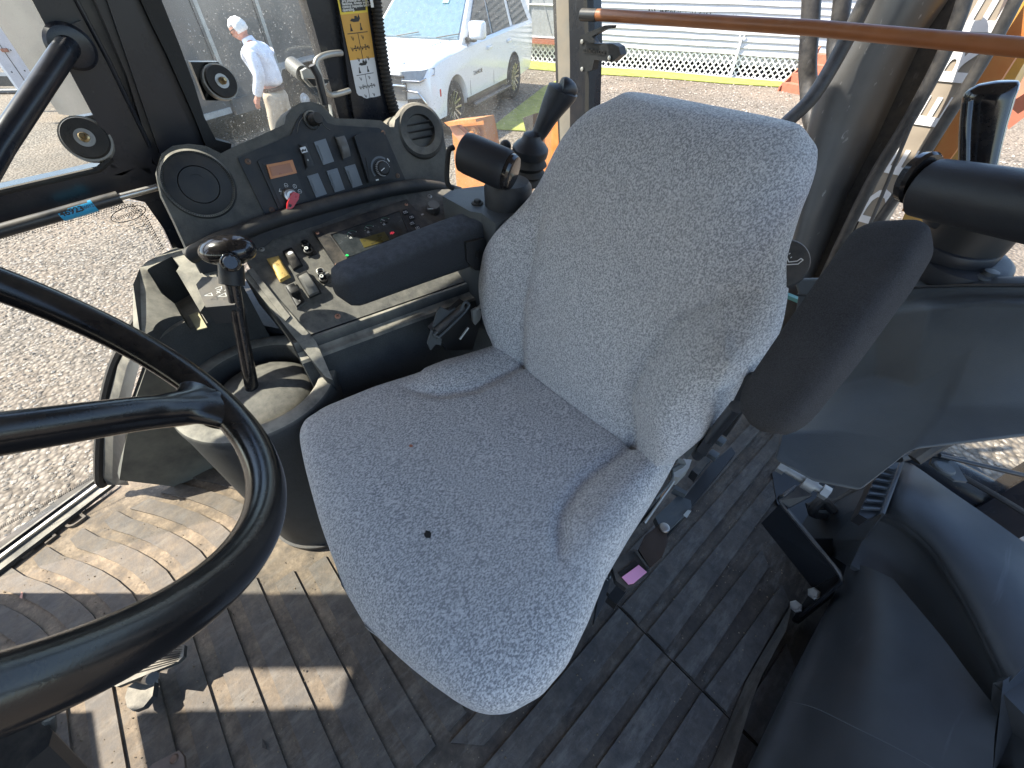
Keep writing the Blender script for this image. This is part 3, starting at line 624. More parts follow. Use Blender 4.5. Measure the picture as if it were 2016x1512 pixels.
def white_trailer():
    b = C(-8.45, 9.77, G); a = C(-9.35, 9.42, G); d = (b-a).normalized(); n = Vector((-d.y, d.x, 0))
    if n.dot(C(0, -1)) < 0: n = -n
    t = thing('white_trailer', 'white box trailer at far left, its rear door coloured as shaded, facing the machine', 'trailer', tuple(a))
    def T(s, z, o=0): return a+d*s+n*o+Vector((0, 0, z))
    ext('side_wall', [T(0, .45), T(2.3, .45), T(2.3, 3.0), T(0, 3.0)], n*-5.5, M['trailerw'], t, .03)
    ext('rear_door', [T(.05, .50, .002), T(2.25, .50, .002), T(2.25, 3.0, .002), T(.05, 3.0, .002)], n*.03, M['trailershade'], t, .006)
    tube('door_gap', [T(.22, .5, .034), T(.22, 3, .034)], .006, M['cartrim'], t, 6)
    for z in (.8, 1.1, 1.4, 1.7, 2.0, 2.3):
        for s in (.12, .32, .62, 1.05): lathe('rivet', [(.014, 0), (.01, .006), (0, .008)], T(s, z+.05*s, .032), M['cartrim'], t, axis=n, seg=6)
    box('marker_lamp', T(.24, 1.12, .045), (.10, .05, .05), M['redwood'], t, .01, rot=frame((0, 0, 1), d))
    ext('bumper', [T(0, .33), T(2.3, .33), T(2.3, .46), T(0, .46)], n*.08, M['zinc'], t, .01)
    for s in (.72, 1.0): box('tail_lamp', T(s, .53, .05), (.16, .03, .07), M['red'], t, .01, rot=frame((0, 0, 1), d))
    ext('number_plate', [T(.78, .42, .082), T(.93, .42, .082), T(.93, .5, .082), T(.78, .5, .082)], n*.004, M['decalW'], t)
    tube('tongue', [T(0, .35, -1), T(-.9, .35, -1.3)], .05, M['cartrim'], t, 8)
white_trailer()
# a third trailer's underside, its shade put in as black colour
und = thing('trailer_underside', 'black frame for the shaded underside of a third trailer beyond the white one', 'equipment', tuple(C(-14, 12.5, G)))
ext('frame', [C(-15, 12.2, G+.12), C(-10.7, 12.2, G+.12), C(-10.7, 12.2, G+.32), C(-15, 12.2, G+.32)], C(0, .5), M['black'], und, .02)
tube('cable', smooth_path([C(-12, 12.1, G+.05), C(-11.4, 11.9, G+.03), C(-11, 12.1, G+.04), C(-11.5, 12.15, G+.25)], 4), .03, M['black'], und, 6)

# ------------------------------------------------------------------ walking man
def ss_(a, b, x): x = max(0, min(1, (x-a)/(b-a))); return x*x*(3-2*x)
def man():
    base = C(-3.36, 7.0, G); face = C(-.97, .02).normalized()   # walks towards the left of the picture, turned away
    rz = math.atan2(face.y, face.x)
    t = thing('person', 'white-haired man in white shirt and khaki trousers walking with head bowed', 'person', tuple(base), rz=rz)
    # local: +x = facing, +y = his left
    def skin(name, joints, edges, m, lv=2, root=0):
        me = bpy.data.meshes.new(name); me.from_pydata([j[0] for j in joints], edges, []); o = bpy.data.objects.new(name, me); COL.objects.link(o)
        o.modifiers.new('k', 'SKIN'); sk = me.skin_vertices[0].data
        for i, j in enumerate(joints): sk[i].radius = j[1] if isinstance(j[1], tuple) else (j[1], j[1])
        sk[root].use_root = True
        s_ = o.modifiers.new('s', 'SUBSURF'); s_.levels = s_.render_levels = lv
        dg = bpy.context.evaluated_depsgraph_get(); m2 = bpy.data.meshes.new_from_object(o.evaluated_get(dg)); bpy.data.objects.remove(o)
        m2.name = name; return link(name, m2, m, t, smooth=True)
    # continuous body (skin): neck, head base, hands
    J = [((0, 0, .95), .09), ((.01, 0, 1.12), (.09, .10)), ((.04, 0, 1.32), (.09, .12)), ((.075, 0, 1.42), (.07, .09)), ((.11, 0, 1.50), .062), ((.15, 0, 1.57), .068),
         ((.03, .19, 1.41), .065), ((-.02, .24, 1.16), .047), ((.10, .25, .95), .033), ((.13, .25, .88), .03),
         ((.05, -.17, 1.40), .06), ((.0, -.24, 1.16), .047), ((.14, -.22, .95), .033), ((.18, -.2, .88), .03),
         ((0, .09, .86), .10), ((.10, .10, .50), .062), ((.06, .10, .09), .042), ((.20, .10, .04), .035),
         ((0, -.09, .86), .10), ((-.04, -.10, .50), .062), ((-.27, -.10, .14), .042), ((-.17, -.1, .05), .035)]
    Ed = [(0, 1), (1, 2), (2, 3), (3, 4), (4, 5), (3, 6), (6, 7), (7, 8), (8, 9), (3, 10), (10, 11), (11, 12), (12, 13), (0, 14), (14, 15), (15, 16), (16, 17), (0, 18), (18, 19), (19, 20), (20, 21)]
    skin('body', J, Ed, M['skin'])
    # head with brow, nose, chin
    H = Vector((.175, 0, 1.615)); tilt = Matrix.Rotation(R(28), 3, 'Y')
    bm = bmesh.new(); bmesh.ops.create_icosphere(bm, subdivisions=4, radius=1)
    for v in bm.verts:
        c = v.co.copy(); x, y, z = c.x*.108, c.y*.088, c.z*.122
        if c.z < 0: x *= 1-.12*abs(c.z); y *= 1-.3*abs(c.z)**1.5; x += .012*abs(c.z)
        g = math.exp(-((c.y/.16)**2+((c.z+.12)/.2)**2)); x += .026*g if c.x > 0 else 0
        g = math.exp(-((c.y/.5)**2+((c.z-.12)/.12)**2)); x += .006*g if c.x > 0 else 0
        g = math.exp(-((c.y/.35)**2+((c.z+.5)/.10)**2)); x += .006*g if c.x > 0 else 0
        v.co = H+tilt@Vector((x, y, z))
    link('head', fin(bm), M['skin'], t, smooth=True)
    bm = bmesh.new(); bmesh.ops.create_icosphere(bm, subdivisions=4, radius=1)
    for v in bm.verts:
        c = v.co.copy(); k = 1.07+.07*noise.noise(c*5)+.03*noise.noise(c*14)
        facey = ss_(-.10, .22, c.x)*(1-ss_(.30, .52, c.z)); low = ss_(-.30, -.6, c.z)
        k = k*(1-max(facey, low))+.86*max(facey, low)
        v.co = H+tilt@Vector((c.x*.112*k-.006, c.y*.094*k, c.z*.114*k+.002))
    link('hair', fin(bm), M['hair'], t, smooth=True)
    for s in (-1, 1):
        e = lathe('ear', [(0, -.006), (.018, -.004), (.026, .004), (.02, .010), (0, .006)], H+tilt@Vector((.0, .086*s, -.015)), M['skin'], t, axis=(0, s, .1), seg=14, ell=.65)
        tube('glasses', [H+tilt@Vector(p) for p in ((.0, .09*s, .012), (.06, .092*s, .018), (.105, .07*s, .012), (.118, .01*s, .012))], .005, M['ink'], t, 6)
        ext('lens', [H+tilt@Vector(p) for p in ((.100, .02*s, -.012), (.095, .062*s, -.012), (.098, .066*s, .018), (.108, .02*s, .018))], tilt@Vector((.004, 0, 0)), M['carglass'], t)
    # shirt with sleeves and collar
    Js = [((-.005, 0, .985), (.17, .205)), ((.0, 0, 1.12), (.155, .185)), ((.03, 0, 1.28), (.16, .215)), ((.05, 0, 1.40), (.13, .19)), ((.08, 0, 1.47), (.075, .11)),
          ((.03, .185, 1.40), .098), ((-.02, .245, 1.17), .078), ((.09, .255, .98), .062), ((.11, .255, .93), .052),
          ((.045, -.18, 1.385), .088), ((.0, -.235, 1.17), .076), ((.13, -.225, .98), .062), ((.15, -.215, .93), .052)]
    Es = [(0, 1), (1, 2), (2, 3), (3, 4), (3, 5), (5, 6), (6, 7), (7, 8), (3, 9), (9, 10), (10, 11), (11, 12)]
    skin('shirt', Js, Es, M['shirt'])
    lathe('collar', [(.062, 0), (.078, .0), (.088, -.02), (.074, .045), (.062, .05)], Vector((.09, 0, 1.485)), M['shirt'], t, axis=(.35, 0, 1), seg=24)
    Jt = [((-.01, 0, 1.01), (.155, .19)), ((-.01, 0, .90), (.165, .20)), ((.0, .10, .78), .125), ((.09, .10, .50), .095), ((.05, .10, .08), .085), ((.0, -.10, .78), .125), ((-.05, -.10, .50), .095), ((-.27, -.10, .15), .085)]
    skin('trousers', Jt, [(0, 1), (1, 2), (2, 3), (3, 4), (1, 5), (5, 6), (6, 7)], M['trouser'])
    lathe('belt', [(.12, -.018), (.148, -.018), (.148, .018), (.12, .018)], Vector((-.008, 0, .985)), M['belt'], t, seg=28, ell=1.18)
    for y, x, z, rt in ((.10, .06, .05, 0), (-.10, -.22, .08, .5)):
        tube('shoe', [Vector((x-.09, y, z)), Vector((x, y, z)), Vector((x+.1, y, z-.02)), Vector((x+.19, y, z-.03))], [.03, .05, .045, .025], M['belt'], t, 12)
    # hands: palm and five separate fingers
    for s, w0 in ((1, Vector((.12, .255, .93))), (-1, Vector((.16, -.21, .93)))):
        dn = Vector((.35, 0, -1)).normalized(); pal = w0+dn*.05
        tube('palm', [w0, w0+dn*.04, w0+dn*.085], [.026, .036, .032], M['skin'], t, 10, flat=(.55, (0, 1, 0)))
        for i in range(4):
            b = w0+dn*.08+Vector((.024-.016*i, 0, 0)); l = (.07, .078, .072, .056)[i]
            tube('finger', [b, b+dn*l*.45+Vector((0, -.004*s, 0)), b+dn*l*.8+Vector((0, -.016*s, 0)), b+dn*l*.95+Vector((0, -.03*s, 0))], [.009, .0085, .0078, .0062], M['skin'], t, 8)
        b = w0+dn*.03+Vector((.03, 0, 0)); tube('thumb', [b, b+Vector((.022, -.006*s, -.025)), b+Vector((.028, -.012*s, -.052))], [.012, .0105, .008], M['skin'], t, 8)
man()

# ================================================================== CAB SHELL
XW = -1.30
def x_(px, py, x=XW): return pX(px, py, x)
cabf = thing('cab_frame', 'black painted steel cab frame with window posts, rails and roof', 'cab frame', (-.35, .3, 0))
def strip(name, pts, x, th, m, bev=.004, par=cabf, label=None): return ext(name, [x_(a, b, x) for a, b in pts], (-th, 0, 0), m, par, bev, label=label)
# B pillar: door stile, gap, inner face, gasket
strip('door_stile', [(30, -60), (118, -60), (151, 0), (198, 90), (262, 215), (300, 300), (300, 345), (215, 345), (222, 300), (190, 240), (63, 0)], -1.30, .035, M['post'], .006)
tube('stile_ridge', [x_(108, -70, -1.297), x_(150, 0, -1.297), x_(214, 120, -1.297), x_(296, 290, -1.297)], .004, M['post'], cabf, 8)
strip('pillar_recess', [(112, -70), (192, -20), (300, 250), (325, 350), (290, 350)], -1.345, .03, M['cartrim'])
strip('pillar', [(150, -70), (250, -70), (318, 50), (392, 215), (440, 305), (440, 420), (330, 420), (310, 345), (250, 150), (187, 0)], -1.305, .06, M['post'], .012)
strip('pillar_fold', [(190, -60), (235, -60), (330, 150), (420, 345), (330, 345), (300, 260)], -1.288, .012, M['post'], .006)
strip('window_gasket', [(262, -60), (285, -60), (318, 0), (352, 85), (382, 165), (402, 230), (425, 275), (455, 283), (455, 310), (410, 300), (385, 235), (330, 110), (300, 50), (268, -20)], -1.285, .03, M['rubber'], .006)
# rails
strip('upper_rail', [(-90, 402), (0, 377), (120, 350), (200, 331), (220, 300), (330, 330), (330, 368), (230, 392), (0, 442), (-90, 464)], -1.30, .06, M['post'], .010)
tube('rail_lip', [x_(-90, 400, -1.292), x_(0, 378, -1.292), x_(195, 333, -1.292), x_(218, 312, -1.292)], .006, M['rubber'], cabf, 8)
strip('corner_plate', [(300, 365), (365, 370), (400, 520), (380, 540), (345, 500), (322, 450), (285, 398), (250, 390)], -1.315, .04, M['post'], .006)
# lower side wall under the console beside the door
fr = [(288, 398), (318, 440), (338, 500), (300, 590), (262, 660), (232, 720), (214, 790), (205, 860), (203, 940), (212, 955)]
tube('door_gasket', smooth_path([x_(a-8, b, -1.315) for a, b in fr[3:]], 4), .012, M['rubber'], cabf, 8)
def band(pts, x0, x1, w0, w1, m, name, par=cabf):
    A = [x_(a+w0, b, x0) for a, b in pts]; B = [x_(a+w1, b, x1) for a, b in pts]
    return loft(name, [A, B], m, par, thick=(-.02, 0, 0))
band(fr[2:], -1.30, -1.28, 0, 18, M['dusty'], 'door_jamb'); band(fr[2:], -1.28, -1.22, 18, 42, M['cartrim'], 'jamb_shadow_side')  # black strip paints in the jamb's shaded side
ext('wheel_arch_wall', [x_(338, 640, -1.21), x_(420, 640, -1.21), x_(470, 960, -1.21), x_(400, 965, -1.21), x_(235, 945, -1.22), x_(245, 880, -1.22), x_(262, 800, -1.21), x_(290, 720, -1.21)], (-.03, 0, 0), mat('lit_sidewall', (.09, .09, .08), .7, dust=.8, dcol=(.24, .23, .18), dscale=6, up=False), cabf, .004)  # paler olive colour stands for light on this wall
# sill
S0, S1 = Vector((-1.205, -.80, 0)), Vector((-1.34, -.47, 0))
sdv = (S1-S0).normalized(); S0 = S0-sdv*.5; sno = Vector((sdv.y, -sdv.x, 0)); sno = sno if sno.x < 0 else -sno
for name, o0, o1, z0, z1, m in (('sill_channel', 0, .028, .0, .012, 'dusty'), ('sill_rib', .028, .036, 0, .022, 'steel'), ('sill_channel', .036, .058, 0, .010, 'steel'), ('sill_rib', .058, .064, 0, .018, 'dusty'), ('sill_gasket', .064, .095, -.02, .012, 'rubber')):
    a, b = S0+sno*o0, S1+sno*o0; c_, d = S1+sno*o1, S0+sno*o1; up = Vector((0, 0, z0))
    ext(name, [a+up, b+up, c_+up, d+up], (0, 0, z1-z0), M[m], cabf, .002)
for n_, x0_, x1_, y0_, y1_ in (('door_stile', -1.36, -1.302, -.005, .075), ('pillar', -1.37, -1.300, .115, .245), ('side_post', -1.352, -1.301, .50, .59), ('side_post_face', -1.313, -1.283, .592, .69), ('corner_post', -1.20, -1.10, 1.345, 1.42)):
    ext(n_, [(x0_, y0_, 1.125), (x1_, y0_, 1.125), (x1_, y1_, 1.125), (x0_, y1_, 1.125)], (0, 0, .574), M['post'], cabf, .006)
ext('top_rail', [(-1.37, -1.1, 1.62), (-1.30, -1.1, 1.62), (-1.30, 1.42, 1.62), (-1.37, 1.42, 1.62)], (0, 0, .078), M['post'], cabf, .01)
# front posts, roof and rear corner (they cast the cab's own shade), plus added sun-blocking panels
ext('front_pillar', [(-1.32, -.92, -.02), (-1.27, -.90, -.02), (-1.25, -1.09, -.02), (-1.31, -1.10, -.02)], (0, 0, 1.72), M['post'], cabf, .01)
ext('front_pillar', [(.42, -1.08, -.02), (.54, -1.02, -.02), (.50, -.94, 1.72), (.38, -1.0, 1.72)], (.0, -.07, 0), M['post'], cabf, .01)
ext('front_sun_block', [(-1.155, -1.12, .93), (.40, -1.12, .93), (.40, -1.10, 1.70), (-1.155, -1.10, 1.70)], (0, .02, 0), M['post'], cabf, .0)  # unseen sheet, added to keep the sun off the floor
ext('front_low_block', [(-1.155, -1.14, .0), (.40, -1.14, .0), (.40, -1.12, .80), (-1.155, -1.12, .80)], (0, .02, 0), M['post'], cabf, .0)  # unseen too, added below it for more floor shade
ext('roof', [(-1.20, -1.356, 1.70), (.56, -1.356, 1.70), (.56, 1.48, 1.70), (-1.36, 1.48, 1.70), (-1.36, -1.21, 1.70)], (0, 0, .11), mat('headliner', (.4, .38, .36), .8), cabf, .03)
ext('rear_pillar', [(.44, 1.30, -.4), (.54, 1.30, -.4), (.54, 1.40, -.4), (.44, 1.40, -.4)], (0, 0, 2.1), M['post'], cabf, .01)
# second side post with decals
strip('side_post', [(585, -60), (660, -60), (692, 120), (700, 240), (735, 300), (700, 330), (672, 250), (640, 130), (603, 0)], -1.30, .05, M['post'], .008)
strip('side_post_face', [(650, -60), (728, -60), (745, 60), (762, 180), (790, 300), (715, 330), (692, 200), (664, 0)], -1.282, .03, M['post'], .004)
strip('post_trim', [(726, -60), (732, -60), (750, 60), (767, 180), (795, 300), (790, 300), (762, 185), (745, 65)], -1.278, .02, M['steel'], 0)
band([(600, -60), (604, 0), (628, 100), (655, 200), (662, 250)], -1.33, -1.33, -4, 0, M['zinc'], 'post_edge')
# rear corner post
def y_(px, py, y=1.36): return pY(px, py, y)
def ystrip(name, pts, y, th, m, bev=.004, par=cabf): return ext(name, [y_(a, b, y) for a, b in pts], (0, th, 0), m, par, bev)
ystrip('corner_post_outer', [(1093, -60), (1122, -60), (1124, 120), (1122, 330), (1104, 330), (1098, 120)], 1.40, .05, mat('weathered_post', (.2, .19, .17), .6, dust=.5, up=False), .006)
ystrip('corner_post', [(1118, -60), (1149, -60), (1155, 90), (1152, 330), (1122, 330), (1122, 120)], 1.34, .08, M['post'], .006)
ystrip('corner_gasket', [(1145, -60), (1153, -60), (1160, 90), (1158, 330), (1150, 330), (1153, 90)], 1.335, .03, M['rubber'], .003)
ystrip('frit_line', [(1086, -60), (1094, -60), (1104, 200), (1110, 330), (1102, 330), (1096, 200)], 1.42, .01, M['rubber'], 0)
tube('rear_sill', [Vector((-1.2, 1.36, .12)), Vector((.5, 1.36, .12))], .05, M['post'], cabf, 12)

# window glass
gls = []
def pane(lab, pts, m='glass', th=.005):
    o = ext('window_glass', pts, (-th if abs(pts[0].x-pts[1].x) < .02 and abs(pts[0].x-pts[2].x) < .02 else 0, 0 if abs(pts[0].x-pts[1].x) < .02 and abs(pts[0].x-pts[2].x) < .02 else th, 0), M[m]); prop(o, lab, 'window'); return o
pane('right door upper window glass left of the wide pillar', [Vector((-1.325, -1.0, .84)), Vector((-1.325, .015, .82)), Vector((-1.325, .09, 1.68)), Vector((-1.325, -1.0, 1.68))])
dg_ = ext('window_glass', [x_(a, b, -1.33) for a, b in [(-400, 520), (0, 450), (230, 392), (290, 400), (318, 440), (330, 500), (300, 590), (262, 660), (232, 720), (214, 790), (205, 860), (203, 945), (0, 1062), (-260, 1215)]], (-.005, 0, 0), M['clear']); prop(dg_, 'lower door glass looking down onto the gravel at left', 'window')
pane('dusty side window glass in front of the walking man', [x_(a, b, -1.32) for a, b in [(290, -80), (600, -80), (640, 130), (672, 300), (420, 310), (390, 240)]], 'glassdirty')
pane('dusty rear side window glass in front of the white car', [Vector((-1.325, .70, .45)), Vector((-1.325, 1.42, .45)), Vector((-1.325, 1.38, 1.68)), Vector((-1.325, .66, 1.68))], 'glassdirty')
rg = ext('rear_glass', [Vector((-1.2, 1.31, .13)), Vector((.45, 1.31, .13)), Vector((.45, 1.31, .452)), Vector((-1.2, 1.31, .452))], (0, .006, 0), M['clear']); prop(rg, 'lower rear window pane behind the seat with green top edge', 'window')
ext('glass_edge', [Vector((-1.2, 1.305, .452)), Vector((.45, 1.305, .452)), Vector((.45, 1.305, .463)), Vector((-1.2, 1.305, .463))], (0, .016, 0), M['edge'], rg, .002)
# dotted black border printed on the door glass
bm = bmesh.new()
def dots(path, rows_, gap=.0048, x=-1.326):
    P = [x_(a, b, x) for a, b in path]
    for A, B in zip(P, P[1:]):
        d = (B-A); L_ = d.length; d.normalize(); nn = Vector((1, 0, 0)).cross(d); k = 0
        while k*gap < L_:
            for r__ in range(rows_):
                c = A+d*(k*gap+(gap/2 if r__ % 2 else 0))+nn*(gap*.8*(r__))*DS
                s = .0017*(1-.15*r__); bm.faces.new([bm.verts.new(c+Vector((0, math.cos(q_)*s, math.sin(q_)*s))) for q_ in [i*math.pi/3 for i in range(6)]])
            k += 1
DS = -1; dots([(0, 463), (230, 404), (262, 403), (290, 430), (322, 490)], 4)
DS = -1; dots([(262, 640), (228, 700), (206, 780), (198, 850), (196, 940)], 3, .0045)
DS = 1; dots([(0, 1042), (196, 935)], 3, .0045)
me = bpy.data.meshes.new('frit_dots'); bm.to_mesh(me); bm.free(); link('frit_dots', me, M['ink'], dg_)
cc = x_(253, 421, -1.324); eu = (x_(283, 410, -1.324)-x_(223, 432, -1.324)).normalized(); ev = Vector((1, 0, 0)).cross(eu); ev = ev if ev.z > 0 else -ev
marks('glass_stamp', [[(.036*math.cos(a), .014*math.sin(a)) for a in [i*math.pi/12 for i in range(25)]]], cc, eu, ev, .0018, M['ink'], dg_)
text('glass_stamp_text', 'tempglass', cc+Vector((.001, 0, 0)), eu, ev, .015, M['ink'], dg_, .0003)
for i in range(3): marks('glass_stamp_lines', [[(-.018+.004*i, -.024-.009*i), (.016, -.024-.009*i)]], cc, eu, ev, .0012, M['ink'], dg_)

# strut along the door with blue label
gs = thing('gas_strut', 'black gas strut along the door rail with a blue number label', 'gas strut', tuple(x_(100, 430, -1.24)))
tube('strut_body', [x_(-80, 478, -1.24), x_(236, 388, -1.24)], .0125, M['satin'], gs, 18)
tube('strut_rod', [x_(236, 388, -1.24), x_(312, 368, -1.24)], .007, M['steel'], gs, 12)
A, B = x_(118, 423, -1.24), x_(186, 403, -1.24); tube('number_label', [A, B], .0131, M['blue'], gs, 18)
d = (B-A).normalized(); up = Vector((1, .35, .9)); up = (up-d*up.dot(d)).normalized(); nrm = d.cross(up); nrm = nrm if nrm.x > 0 else -nrm
vw = (O-(A+B)/2).normalized(); vw = (vw-d*vw.dot(d)).normalized(); yv = vw.cross(d)
yv = yv if yv.z > 0 else -yv
text('label_text', '46923', A.lerp(B, .36)+vw*.0132, d, yv, .014, M['ink'], gs, .0004, sx=1.15, bold=.0004); text('label_text', '36012', A.lerp(B, .82)+vw*.0132, d, yv, .0085, M['ink'], gs, .0004, sx=1.0)

# grab tube from the pillar
gt = thing('grab_rail', 'thick black grab tube bolted to the wide pillar', 'handrail', tuple(x_(125, 100, -1.27)))
tube('tube', [x_(140, 82, -1.285), x_(122, 108, -1.24), x_(0, 290, -1.13), x_(-120, 500, -1.03)], .0172, M['post'], gt, 24)
bp = [(100, 68), (122, 58), (160, 40), (180, 100), (172, 118), (150, 128), (112, 110), (104, 90)]
ext('bracket', [x_(a, b, -1.272) for a, b in bp], (-.03, 0, 0), M['post'], gt, .006)
lathe('flange', [(.036, 0), (.031, .006), (.022, .008)], x_(140, 92, -1.272), M['post'], gt, axis=(1, 0, 0), seg=28)

# round rubber stops on the windows
def stop(lab, px, py, r_, nz, xx, arm):
    c = x_(px, py, xx); ax = Vector(nz).normalized(); t = thing('window_bumper', lab, 'door stop', tuple(c), group='round rubber bumpers on the side glass')
    lathe('backing_cup', [(r_*1.02, -.035), (r_*1.12, -.02), (r_*1.10, -.004), (r_*1.0, -.004)], c, mat('dusty_clear', (.3, .29, .26), .4, dust=.4), t, axis=ax, seg=36)
    lathe('rubber_disc', [(r_, -.03), (r_, .001), (r_*.95, .004), (r_*.2, .004)], c, M['rubber'], t, axis=ax, seg=36)
    lathe('washer', [(r_*.44, .004), (r_*.44, .0055), (r_*.1, .0055)], c, M['zinc'], t, axis=ax, seg=28)
    lathe('bolt', [(r_*.24, .0055), (r_*.24, .010), (r_*.16, .012), (r_*.15, .022), (r_*.1, .026), (0, .026)], c, M['brass'], t, axis=ax, seg=12)
    ext('arm', [x_(a, b, xx-.02) for a, b in arm], (-.025, 0, 0), M['satin'], t, .006)
stop('round rubber bumper with brass bolt on the glass beside the walking man', 436, 160, .0315, (1, .15, .25), -1.30, [(375, 122), (430, 122), (440, 140), (430, 198), (405, 198)])
stop('round rubber bumper with scuffed face on the left door glass', 168, 272, .038, (.95, -.1, .45), -1.30, [(150, 232), (190, 225), (215, 300), (180, 312)])

# bent-tube latch handle on the second post
hd = thing('window_latch_handle', 'bent round-bar window latch with sprung lever on the decal post', 'latch', tuple(x_(650, 150, -1.27)))
tube('bar', smooth_path([x_(672, 104, -1.27), x_(652, 106, -1.25), x_(632, 112, -1.235), x_(622, 124, -1.23), x_(630, 150, -1.23), x_(638, 175, -1.235), x_(650, 186, -1.25), x_(668, 184, -1.26), x_(688, 178, -1.27)], 6), .0065, M['zinc'], hd, 12)
tube('pin', [x_(614, 128, -1.225), x_(626, 150, -1.225), x_(640, 206, -1.225)], .0085, M['satin'], hd, 14)
tube('barrel', [x_(575, 128, -1.38), x_(597, 146, -1.33)], .019, M['rocker'], hd, 20); tube('barrel_bore', [x_(596, 145, -1.331), x_(598, 147, -1.325)], .013, M['ink'], hd, 20)
ext('lever', [x_(a, b, -1.27) for a, b in [(594, 140), (604, 134), (616, 140), (648, 160), (640, 170), (612, 172), (598, 156)]], (-.012, 0, 0), M['zinc'], hd, .003)
ext('link_plate', [x_(a, b, -1.25) for a, b in [(604, 155), (648, 156), (646, 163), (618, 170)]], (-.01, 0, 0), M['satin'], hd, .002)

# decals
dc = thing('control_decal', 'yellow and white control pattern sticker strip with torn lower end', 'sticker', tuple(x_(700, 90, -1.281)))
def dx(a, b, o=0): return x_(a, b, -1.2805+o)
ext('text_block', [dx(658, -30), dx(719, -36), dx(724, 24), dx(670, 29)], (.001, 0, 0), M['decalB'], dc)
ext('text_panel', [dx(662, -30, .0012), dx(716, -36, .0012), dx(720, 20, .0012), dx(673, 24, .0012)], (.0006, 0, 0), M['ink'], dc)
ux = (dx(720, 10)-dx(673, 14)).normalized(); uy = (dx(670, 0)-dx(676, 28)).normalized()
for i, (s_, y_p) in enumerate((('are available for this', 2), ('backhoe. Always verify', 8), ('control response before', 14), ('operating.', 20))):
    text('printed_words', s_, dx(673+y_p*.07, y_p, .0022), ux, uy, .0078, M['white'], dc, .0002, align='LEFT', bold=.0002)
ext('yellow_panel', [dx(670, 29), dx(724, 24), dx(737, 113), dx(689, 119)], (.001, 0, 0), M['decalY'], dc)
ext('white_panel', [dx(689, 119), dx(737, 113), dx(749, 188), dx(738, 191), dx(728, 192), dx(722, 194), dx(716, 192), dx(712, 189), dx(706, 188), dx(702, 183)], (.001, 0, 0), M['decalW'], dc)
def icons(org, sc):
    # tractor pictogram with two lever cones, cross arrows and boom sketches
    k = sc
    sil = [(-.5, .55), (-.3, .7), (-.05, .66), (.0, .85), (.2, .85), (.25, .7), (.42, .95), (.5, .65), (.3, .45), (-.2, .45)]
    Pm = lambda p: org+ux*p[0]*k+uy*p[1]*k+Vector((.0014, 0, 0))
    ext('pictogram', [Pm(p) for p in sil], (.0004, 0, 0), M['ink'], dc)
    for sx_ in (-.55, .42): ext('pictogram', [Pm((sx_-.12, -.15)), Pm((sx_+.14, -.15)), Pm((sx_+.05, .12)), Pm((sx_+.06, .35)), Pm((sx_-.02, .35)), Pm((sx_-.04, .12))], (.0004, 0, 0), M['ink'], dc)
    L_ = [[(-1, -.3), (1, -.3)], [(0, -.3), (0, -2.55)]]
    for cx in (-.5, .5):
        cyy = -1.35; L_ += [[(cx-.18, cyy), (cx+.18, cyy)], [(cx, cyy-.18), (cx, cyy+.18)], [(cx-.06, cyy+.13), (cx, cyy+.2), (cx+.06, cyy+.13)], [(cx-.06, cyy-.13), (cx, cyy-.2), (cx+.06, cyy-.13)], [(cx-.13, cyy-.06), (cx-.2, cyy), (cx-.13, cyy+.06)], [(cx+.13, cyy-.06), (cx+.2, cyy), (cx+.13, cyy+.06)]]
        for ox, oy in ((-.1, .75), (.05, -.8), (-.36, 0), (.3, .02)):
            L_ += [[(cx+ox-.12, cyy+oy+.12), (cx+ox-.02, cyy+oy-.08), (cx+ox+.1, cyy+oy-.1), (cx+ox+.03, cyy+oy+.08)], [(cx+ox-.02, cyy+oy-.08), (cx+ox+.04, cyy+oy-.2)]]
    marks('symbols', L_, org, ux, uy, k*.045, M['ink'], dc, lift=.0) if False else None
    bm = bmesh.new()
    for s in L_:
        for p, q2 in zip(s, s[1:]):
            a, b = Pm(p), Pm(q2); dd = (b-a).normalized(); w_ = dd.cross(Vector((1, 0, 0)))*k*.028
            bm.faces.new([bm.verts.new(v) for v in (a-w_, b-w_, b+w_, a+w_)])
    me = bpy.data.meshes.new('symbols'); bm.to_mesh(me); bm.free(); link('symbols', me, M['ink'], dc)
kk = (dx(724, 40)-dx(674, 46)).length/2
icons(dx(702, 56), kk*.80); icons(dx(717, 139), kk*.72)
marks('torn_label', [[(0, 0), (0, .03)]], x_(733, 12, -1.262), Vector((0, 1, 0)), Vector((0, 0, 1)), .008, M['white'], dc)
# corrugated hose beside the post
chp = smooth_path([x_(a, b, -1.27) for a, b in [(735, -60), (742, 20), (752, 100), (766, 180), (786, 250), (800, 300)]], 40)
prop(tube('corrugated_conduit', chp, [.0155 if i % 4 < 2 else .0125 for i in range(len(chp))], M['rubber'], None, 12), 'black corrugated conduit running down beside the decal post', 'conduit')

